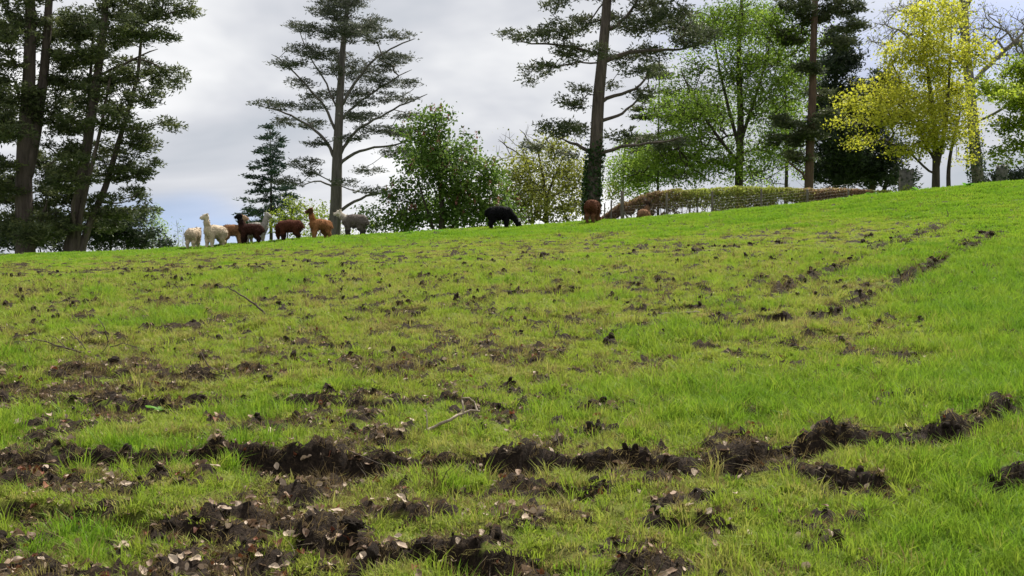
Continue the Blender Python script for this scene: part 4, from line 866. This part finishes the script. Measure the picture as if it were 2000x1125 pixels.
CREAM = (.52, .43, .32); TAN = (.20, .105, .052); DKB = (.042, .017, .013); CHB = (.085, .030, .019); ORG = (.25, .115, .050); BLK = (.006, .006, .007); GRY = (.13, .11, .10); WHT = (.60, .54, .45); RED = (.095, .038, .020)
alpaca('cream alpaca seen from behind, leftmost of the herd', 378, .9, 84, 'mid', 1.0, CREAM, leg=(.46, .38, .28), seed=1, fluff=1.14, yaw=.2)
alpaca('cream white alpaca with raised head, facing left beside the leftmost one', 420, .6, 233, 'up', 1.08, CREAM, neck=(.50, .41, .30), head=(.54, .46, .35), seed=2, fluff=1.1, yaw=-.6, neckl=1.16)
alpaca('light brown alpaca half hidden behind the dark brown one, pale head facing right', 455, 2.0, 24, 'up', 1.04, TAN, head=(.33, .225, .14), neck=(.28, .165, .085), belly=(.29, .175, .09), seed=3, yaw=-.3, fluff=1.04, neckl=1.1)
alpaca('dark brown alpaca with a black head, facing left', 489, .3, 186, 'up', 1.0, DKB, head=BLK, neck=(.018, .009, .008), leg=(.018, .009, .008), seed=4, fluff=1.02, neckl=1.1)
alpaca('pale grey alpaca behind the dark brown one, only head and neck clear', 502, 2.3, -8, 'up', 1.02, (.27, .25, .22), head=(.36, .34, .31), neck=(.33, .31, .29), seed=5, fluff=1.0, neckl=1.12)
alpaca('chestnut-brown alpaca bending its neck down among the standing ones', 566, .9, 180, 'away', 1.04, CHB, leg=(.026, .013, .011), seed=6, fluff=1.12)
alpaca('orange-tan alpaca with a dark face and raised neck', 625, .4, 218, 'up', 1.0, ORG, head=(.065, .027, .015), neck=(.26, .105, .04), leg=(.24, .12, .055), seed=7, yaw=-.5, fluff=1.0, neckl=1.16)
alpaca('grey woolly alpaca with a white head and neck', 692, 2.9, 182, 'fwd', 1.08, GRY, head=WHT, neck=(.38, .335, .28), leg=(.05, .044, .04), seed=8, fluff=1.2)
alpaca('black alpaca grazing in front of the flowering tree', 976, .5, 8, 'graze', 1.08, BLK, seed=9, fluff=1.1, sink=.02)
alpaca('red-brown alpaca seen from behind at the foot of the ivy-clad pine', 1158, .6, 68, 'graze', 1.04, RED, leg=(.125, .06, .032), seed=10, fluff=1.15)
alpaca('tan alpaca with dark ears lying beyond the brow near the fence', 1258, 3.2, 62, 'lie', .95, (.24, .135, .075), head=(.018, .011, .009), neck=(.19, .115, .07), seed=11, sink=.50)

# ------------------------------------------------------------------ fallen branches and sticks
def stick(label, base, lines, r0, m, group='fallen branches and sticks', name='fallen_branch'):
    """base: photo point where it touches the turf; lines: list of (photo points, start radius)"""
    bx, by = px_ground(*base); bz = G(bx, by); e = empty(name, (bx, by, bz)); tag(e, label, 'stick' if len(lines) == 1 else 'branch', group)
    r = np.random.default_rng(int(base[0]))
    for j, (pts, rr) in enumerate(lines):
        q = []
        for i, (px, py) in enumerate(pts):
            yy = by + (r.uniform(-.05, .05) if i else 0); z = ZC - (py - 562.5) / FPX * yy; xx = (px - 1000) / FPX * yy
            if i == 0 and j == 0: pass
            z = max(z, G(xx, yy) + rr * .4); q.append((xx, yy, z))
        q = np.array(q); fine = [q[0]]
        for a, b in zip(q[:-1], q[1:]):
            n = max(2, int(np.linalg.norm(b - a) / .06))
            for t in np.linspace(0, 1, n + 1)[1:]: fine.append(a + (b - a) * t + r.normal(0, rr * .35, 3))
        fine = np.array(fine); V, F = tube(fine, np.linspace(rr, rr * .45, len(fine)), 6)
        link_mesh('stem' if j == 0 else 'twig', mesh_np('stick', V - [bx, by, bz], F, m, True), e)
    return e
stick('pale forked bare branch lying just above the main dark furrow', (832, 850), [([(828, 850), (850, 835), (880, 818), (902, 807), (938, 802)], 0.0165), ([(905, 806), (904, 790), (900, 780), (905, 768)], 0.0090), ([(932, 803), (926, 785), (915, 778), (902, 776)], 0.0090), ([(833, 846), (834, 822), (833, 805)], 0.0075), ([(822, 874), (818, 850), (824, 838)], .007), ([(824, 874), (842, 866), (842, 848)], .007), ([(825, 874), (850, 893), (882, 910)], .007), ([(826, 876), (800, 905)], .004)], .011, M_TWIGP)
stick('thin crooked branch lying on the short turf below the herd', (520, 622), [([(562, 624), (525, 625), (500, 622)], .022), ([(525, 622), (505, 600), (478, 580), (445, 560)], .020), ([(503, 624), (470, 612), (445, 618)], .015), ([(505, 600), (492, 592)], .01)], .02, M_TWIG)
stick('long grey pole-like stick half sunk in the mid slope turf', (1280, 618), [([(1200, 622), (1260, 617), (1310, 612), (1370, 608)], .026)], .026, M_TWIGP)
stick('brushy dead branch fanned out at the left side', (175, 695), [([(215, 690), (175, 694), (130, 680), (60, 660)], .014), ([(175, 694), (160, 672), (140, 650), (128, 640)], .009), ([(150, 685), (120, 678), (85, 672)], .007), ([(212, 668), (205, 640), (190, 622)], .008), ([(130, 680), (110, 660), (95, 655)], .006), ([(215, 678), (240, 670), (280, 682)], .007), ([(195, 692), (210, 676), (212, 650)], .007)], .014, M_TWIG)
stick('short dark stick standing out of the turf left of centre', (418, 732), [([(418, 732), (405, 712), (392, 686)], .012)], .012, M_TWIG)
stick('dark stick slanting into the second furrow', (762, 768), [([(762, 768), (745, 756), (725, 742)], .012)], .012, M_TWIG)
stick('pale broken stick by the green weed', (236, 770), [([(238, 770), (220, 760), (203, 748)], .010)], .01, M_TWIGP)
stick('thin upright dark twig on the left slope', (163, 760), [([(161, 762), (165, 735), (168, 700)], .006)], .006, M_TWIG)
stick('small white-barked stick near the bottom edge', (1100, 1078), [([(1102, 1078), (1095, 1060), (1088, 1040)], .006)], .006, M_TWIGP)
stick('stubby stake stump at the lip of the main furrow', (1088, 868), [([(1086, 872), (1087, 855), (1090, 838)], .016)], .016, M_TWIGP)
stick('leaning thin stick among the upper right furrows', (1752, 502), [([(1751, 504), (1757, 494), (1765, 484)], .018)], .018, M_TWIGP)
stick('curved upright twig high on the right slope', (1849, 426), [([(1850, 428), (1852, 418), (1848, 408)], .018)], .018, M_TWIG)
stick('flat pale stick across the middle turf', (1170, 618), [([(1150, 622), (1175, 616), (1195, 611)], .012)], .012, M_TWIGP)
stick('bent dry twig left of the middle turf', (770, 660), [([(745, 664), (770, 656), (800, 656)], .010)], .01, M_TWIG)
stick('thin straw-pale twig lying under the herd', (270, 580), [([(245, 580), (275, 579), (300, 580)], .012)], .012, M_TWIGP)
stick('fine dark root arching from the main furrow wall', (700, 912), [([(680, 880), (740, 905), (800, 920), (870, 922)], .004), ([(740, 905), (725, 920)], .003)], .004, M_TWIG)

# ------------------------------------------------------------------ weeds
def weed(label, px, py, n, ln, wd, seed):
    x, y = px_ground(px, py); r = np.random.default_rng(seed); e = empty('weed', (x, y, G(x, y) - .01)); tag(e, label, 'weed', 'broad-leaved weeds in the turf')
    for i in range(n):
        a = i / n * 6.28 + r.uniform(-.3, .3); t = np.linspace(0, 1, 6); l = ln * r.uniform(.7, 1.1); rise = r.uniform(.25, .75)
        cen = np.stack([np.cos(a) * l * t, np.sin(a) * l * t, l * (rise * t - .35 * t * t) + .02], 1); w = wd * np.sin(np.pi * (.08 + .90 * t)) ** .8 * r.uniform(.8, 1.1); s = np.array([-np.sin(a), np.cos(a), 0])
        V = np.concatenate([cen - s * w[:, None] + [0, 0, .008], cen, cen + s * w[:, None] + [0, 0, .008]]); F = [[j, j + 1, j + 7, j + 6] for j in range(5)] + [[6 + j, 7 + j, 13 + j, 12 + j] for j in range(5)]
        link_mesh('leaf', mesh_np('leaf', V, np.array(F), M_WEED, True, fattr={'tint': r.uniform(0, 1, 10)}), e)
weed('bright green dock weed above the main furrow on the left', 318, 800, 9, .15, .026, 1)
weed('tiny two-leaved weed left of the dock', 190, 800, 3, .09, .02, 2)
weed('small grey-green rosette under the pale broken stick', 255, 770, 6, .10, .015, 3)
weed('small pale weed in the main furrow by the forked branch', 935, 935, 6, .07, .014, 4)
weed('leafy weed clump at the brow below the flowering tree', 800, 458, 12, .42, .10, 5)
weed('second leafy weed clump at the brow left of the black alpaca', 860, 454, 12, .40, .09, 6)
weed('pale leafy weed clump at the brow below the hedge', 1562, 399, 14, .5, .10, 7)
weed('small weed clump at the brow left of the yellow maple', 1700, 383, 12, .42, .09, 8)
weed('weed clump under the yellow maple stems', 1795, 375, 14, .45, .10, 9)
weed('weed clump at the foot of the bare tree', 1890, 366, 14, .45, .10, 10)
weed('weed clump right of the fence line on the brow', 1650, 391, 12, .35, .08, 11)

# ------------------------------------------------------------------ soil clods
def lump(r, seed, sq=.65, n=2):
    import bmesh
    bm = bmesh.new(); bmesh.ops.create_icosphere(bm, subdivisions=n, radius=1); v = np.array([q.co for q in bm.verts]); f = np.array([[q.index for q in fc.verts] for fc in bm.faces]); bm.free()
    d = 1 + .9 * (vn3(v * 1.7 + 7, seed) - .5) + .8 * (vn3(v * 4.2 + 3, seed + 1) - .5) + .55 * (vn3(v * 9 + 3, seed + 2) - .5)
    return v * d[:, None] * [1, .9, sq], f
cr = np.random.default_rng(91)
LM = [mesh_np('clod', *lump(cr, 100 + i * 7, n=4 if i < 3 else 2), M_SOIL, False) for i in range(6)]
CL = [(160, 617, 18), (533, 602, 17), (418, 608, 9), (752, 622, 14), (1122, 574, 17), (1082, 617, 10), (1588, 656, 24), (1430, 606, 16), (938, 588, 18), (1370, 588, 12), (1240, 616, 14), (1615, 544, 14), (1530, 580, 9), (1500, 625, 14), (1832, 580, 20), (1790, 695, 22),
      (790, 885, 24), (838, 888, 26), (1098, 872, 20), (1145, 890, 26), (1250, 885, 18), (1290, 880, 20), (1390, 876, 24), (1440, 880, 26), (1620, 850, 24), (1880, 815, 22), (690, 1075, 34), (800, 1085, 30), (1050, 1060, 24), (640, 970, 22), (720, 985, 22), (1700, 930, 26), (1640, 915, 20), (1945, 955, 22), (440, 782, 16), (655, 775, 18), (1130, 765, 18), (1075, 775, 16), (385, 1040, 22), (960, 960, 14)]
for i, (px, py, sz) in enumerate(CL):
    x, y = px_ground(px, py); s = sz / FPX * y * .5
    o = link_mesh('soil_clod', LM[cr.integers(0, 3)], None, (x, y, G(x, y) + s * .12)); o.rotation_euler = (cr.uniform(-.3, .3), cr.uniform(-.3, .3), cr.uniform(0, 6.28)); o.scale = (s * cr.uniform(.9, 1.4), s, s * cr.uniform(.6, .95) * (.7 if py < 660 else 1))
    zf = lambda p: 'along the upper slope' if p < 660 else ('on the lip of the main furrow' if 840 < p < 905 else ('in the bottom foreground' if p > 905 else 'at the second furrow'))
    ordn = sorted(c[0] for c in CL if zf(c[1]) == zf(py)).index(px)
    ordw = ('leftmost', 'second', 'third', 'fourth', 'fifth', 'sixth', 'seventh', 'eighth', 'ninth', 'tenth', 'eleventh', 'twelfth', 'thirteenth', 'fourteenth', 'fifteenth', 'sixteenth', 'seventeenth', 'eighteenth')[ordn] + (' from the left' if ordn else '')
    zone = 'along the upper slope' if py < 660 else ('on the lip of the main furrow' if 840 < py < 905 else ('in the bottom foreground' if py > 905 else 'at the second furrow'))
    tag(o, 'dark torn-up lump of soil ' + zone + ', ' + ordw, 'soil clod', 'soil clods ' + zone)
x, y, r = field(4.0, 34, 26, 12)
_, m = detail(x, y); keep = (m > .45) & (r.uniform(size=len(x)) < .9); x, y = x[keep], y[keep]
x = np.concatenate([x, x + r.normal(0, .06, len(x)), x + r.normal(0, .08, len(x))]); y = np.concatenate([y, y + r.normal(0, .05, len(y)), y + r.normal(0, .07, len(y))])
s = .007 + .024 * r.uniform(size=len(x)) ** 3 * (1 + y / 22)
scatter('crumbled_soil', 'loose dark crumbs of soil in the furrows', 'soil', np.stack([x, y, G(x, y) + s * .15], 1), r.uniform(0, 6.28, (len(x), 3)), np.stack([s * r.uniform(.8, 1.5, len(x)), s, s], 1), r.integers(0, 3, len(x)), r.uniform(size=len(x)), LM[3:])

# ------------------------------------------------------------------ dead leaves
def dead_mat(name, c0, c1):
    m, t, o = mat(name); oi = N(t, 'ShaderNodeObjectInfo'); tc = N(t, 'ShaderNodeTexCoord')
    nz = N(t, 'ShaderNodeTexNoise', i_Scale=40.0, i_Detail=4.0); t.links.new(tc.outputs['Object'], nz.inputs['Vector'])
    ad = N(t, 'ShaderNodeMath', operation='MULTIPLY_ADD', n_1=.7); t.links.new(oi.outputs['Random'], ad.inputs[0]); sb = N(t, 'ShaderNodeMath', operation='MULTIPLY_ADD', n_1=.9, n_2=-.3); t.links.new(nz.outputs[0], sb.inputs[0]); t.links.new(sb.outputs[0], ad.inputs[2])
    rp = ramp(t, ad.outputs[0], [(.1, c0), (.9, c1)]); p = N(t, 'ShaderNodeBsdfPrincipled'); p.inputs['Roughness'].default_value = .7; p.inputs['Specular IOR Level'].default_value = .3
    t.links.new(rp.outputs[0], p.inputs['Base Color']); tr = N(t, 'ShaderNodeBsdfTranslucent'); t.links.new(rp.outputs[0], tr.inputs[0])
    mx = N(t, 'ShaderNodeMixShader'); mx.inputs[0].default_value = .15; t.links.new(p.outputs[0], mx.inputs[1]); t.links.new(tr.outputs[0], mx.inputs[2]); t.links.new(mx.outputs[0], o.inputs[0]); return m
D_PALE = dead_mat('dead_leaf_pale', (.24, .175, .12), (.54, .43, .32)); D_TAN = dead_mat('dead_leaf_tan', (.10, .062, .038), (.30, .20, .13)); D_RED = dead_mat('dead_leaf_russet', (.075, .020, .009), (.20, .065, .025))
def leafmesh(seed, m):
    r = np.random.default_rng(seed); u = np.linspace(0, 1, 7); v = np.linspace(-1, 1, 5); wd = .33 * np.sin(np.pi * np.clip(u * .93 + .04, 0, 1)) ** .75
    U, Vv = np.meshgrid(u, v, indexing='ij'); x = U - .5; y = Vv * wd[:, None] * (1 + r.normal(0, .08, U.shape)); c1, c2, c3 = r.uniform(.4, 2.0), r.uniform(-.9, 1.3), r.uniform(-.8, .8)
    z = c1 * y * y * 2.2 + c2 * x * x * .8 + c3 * x * y * 2 + r.normal(0, .035, U.shape)
    V = np.stack([x, y, z], -1).reshape(-1, 3); i = np.arange(35).reshape(7, 5); F = np.stack([i[:-1, :-1], i[:-1, 1:], i[1:, 1:], i[1:, :-1]], -1).reshape(-1, 4)
    return mesh_np('dead_leaf', V, F, m, True)
LF = {'pale': [leafmesh(i, D_PALE) for i in range(4)], 'tan': [leafmesh(10 + i, D_TAN) for i in range(4)], 'russet': [leafmesh(20 + i, D_RED) for i in range(3)]}
r = np.random.default_rng(55); cand = 26000
y = np.sqrt(r.uniform(4.0 ** 2, 17 ** 2, cand)); x = r.uniform(-.55, .55, cand) * y
_, m = detail(x, y)
pr_ = (.10 + .9 * m) * (.22 + .78 * sst(1.8, -2.2, x) * sst(10, 5.5, y) + .22 * sst(8.5, 5, y)) * (1 - .75 * lushness(x, y)) * sst(17, 9, y) ** .6
ok = r.uniform(size=cand) < pr_ * .85; x, y = x[ok], y[ok]; o_ = np.argsort(y + r.uniform(0, 2.5, len(y))); x, y = x[o_], y[o_]
infr = np.abs(x) < .46 * y; first = np.nonzero(infr & (y > 4.75))[0][:300]; isf = np.zeros(len(x), bool); isf[first] = True
zc_ = G(x, y) + .012
kinds = np.array(['pale', 'tan', 'russet'])[np.searchsorted([.34, .88], r.uniform(size=len(x)))]
for i in first:
    kd = kinds[i]; o = link_mesh('dead_leaf', LF[kd][r.integers(0, len(LF[kd]))], None, (x[i], y[i], zc_[i] + .006)); s = r.uniform(.030, .070) * (1 if kd != 'russet' else .8)
    o.scale = (s, s, s); o.rotation_euler = (r.normal(0, .45), r.normal(0, .45), r.uniform(0, 6.28))
    vx = x[i] / y[i]; side = 'above' if y[i] > np.interp(x[i], STW[0][0][:, 0], STW[0][0][:, 1]) else 'below'
    hz = ('by the left edge', 'left of the forked branch', 'near the middle', 'right of the middle', 'at the right')[int(np.searchsorted([-.33, -.15, .04, .22], vx))]
    sz_ = 'large ' if s > .056 else ('small ' if s < .042 else '')
    zone = 'on the muddy lower left turf' if x[i] < -.3 else ('on the turf at the lower middle' if x[i] < .22 * y[i] else 'in the grass at the lower right')
    tag(o, sz_ + {'pale': 'pale buff curled dead leaf ', 'tan': 'brown curled dead leaf ', 'russet': 'dark russet dead leaf '}[kd] + side + ' the main dark furrow, ' + hz, 'leaf', sz_ + kd + ' dead leaves ' + side + ' the main furrow ' + hz)
q = ~isf; xo, yo, zo = x[q], y[q], zc_[q]; n = len(xo); s = r.uniform(.035, .075, n)
ki = np.where(kinds[q] == 'pale', 0, np.where(kinds[q] == 'tan', 4, 8)) + r.integers(0, 3, n)
xf, yf, rf = field(4.0, 20, 170, 23); _, mf = detail(xf, yf); k = rf.uniform(size=len(xf)) < (.08 + mf) * (.35 + .65 * sst(1.8, -2, xf)) * sst(21, 7, yf); xf, yf = xf[k], yf[k]; nf = len(xf)
scatter('leaf_litter', 'scatter of small dead leaf scraps over the torn turf', 'leaf litter', np.concatenate([np.stack([xo, yo, zo], 1), np.stack([xf, yf, G(xf, yf) + .008], 1)]),
        np.concatenate([np.stack([r.normal(0, .45, n), r.normal(0, .45, n), r.uniform(0, 6.28, n)], 1), np.stack([rf.normal(0, .5, nf), rf.normal(0, .5, nf), rf.uniform(0, 6.28, nf)], 1)]),
        np.concatenate([np.stack([s, s, s], 1), np.repeat((rf.uniform(.014, .034, nf) * (1 + yf / 25))[:, None], 3, 1)]), np.concatenate([ki, rf.choice([0, 1, 4, 5, 6, 8], nf, p=[.25, .2, .2, .15, .1, .1])]), r.uniform(size=n + nf), LF['pale'] + LF['tan'] + LF['russet'])
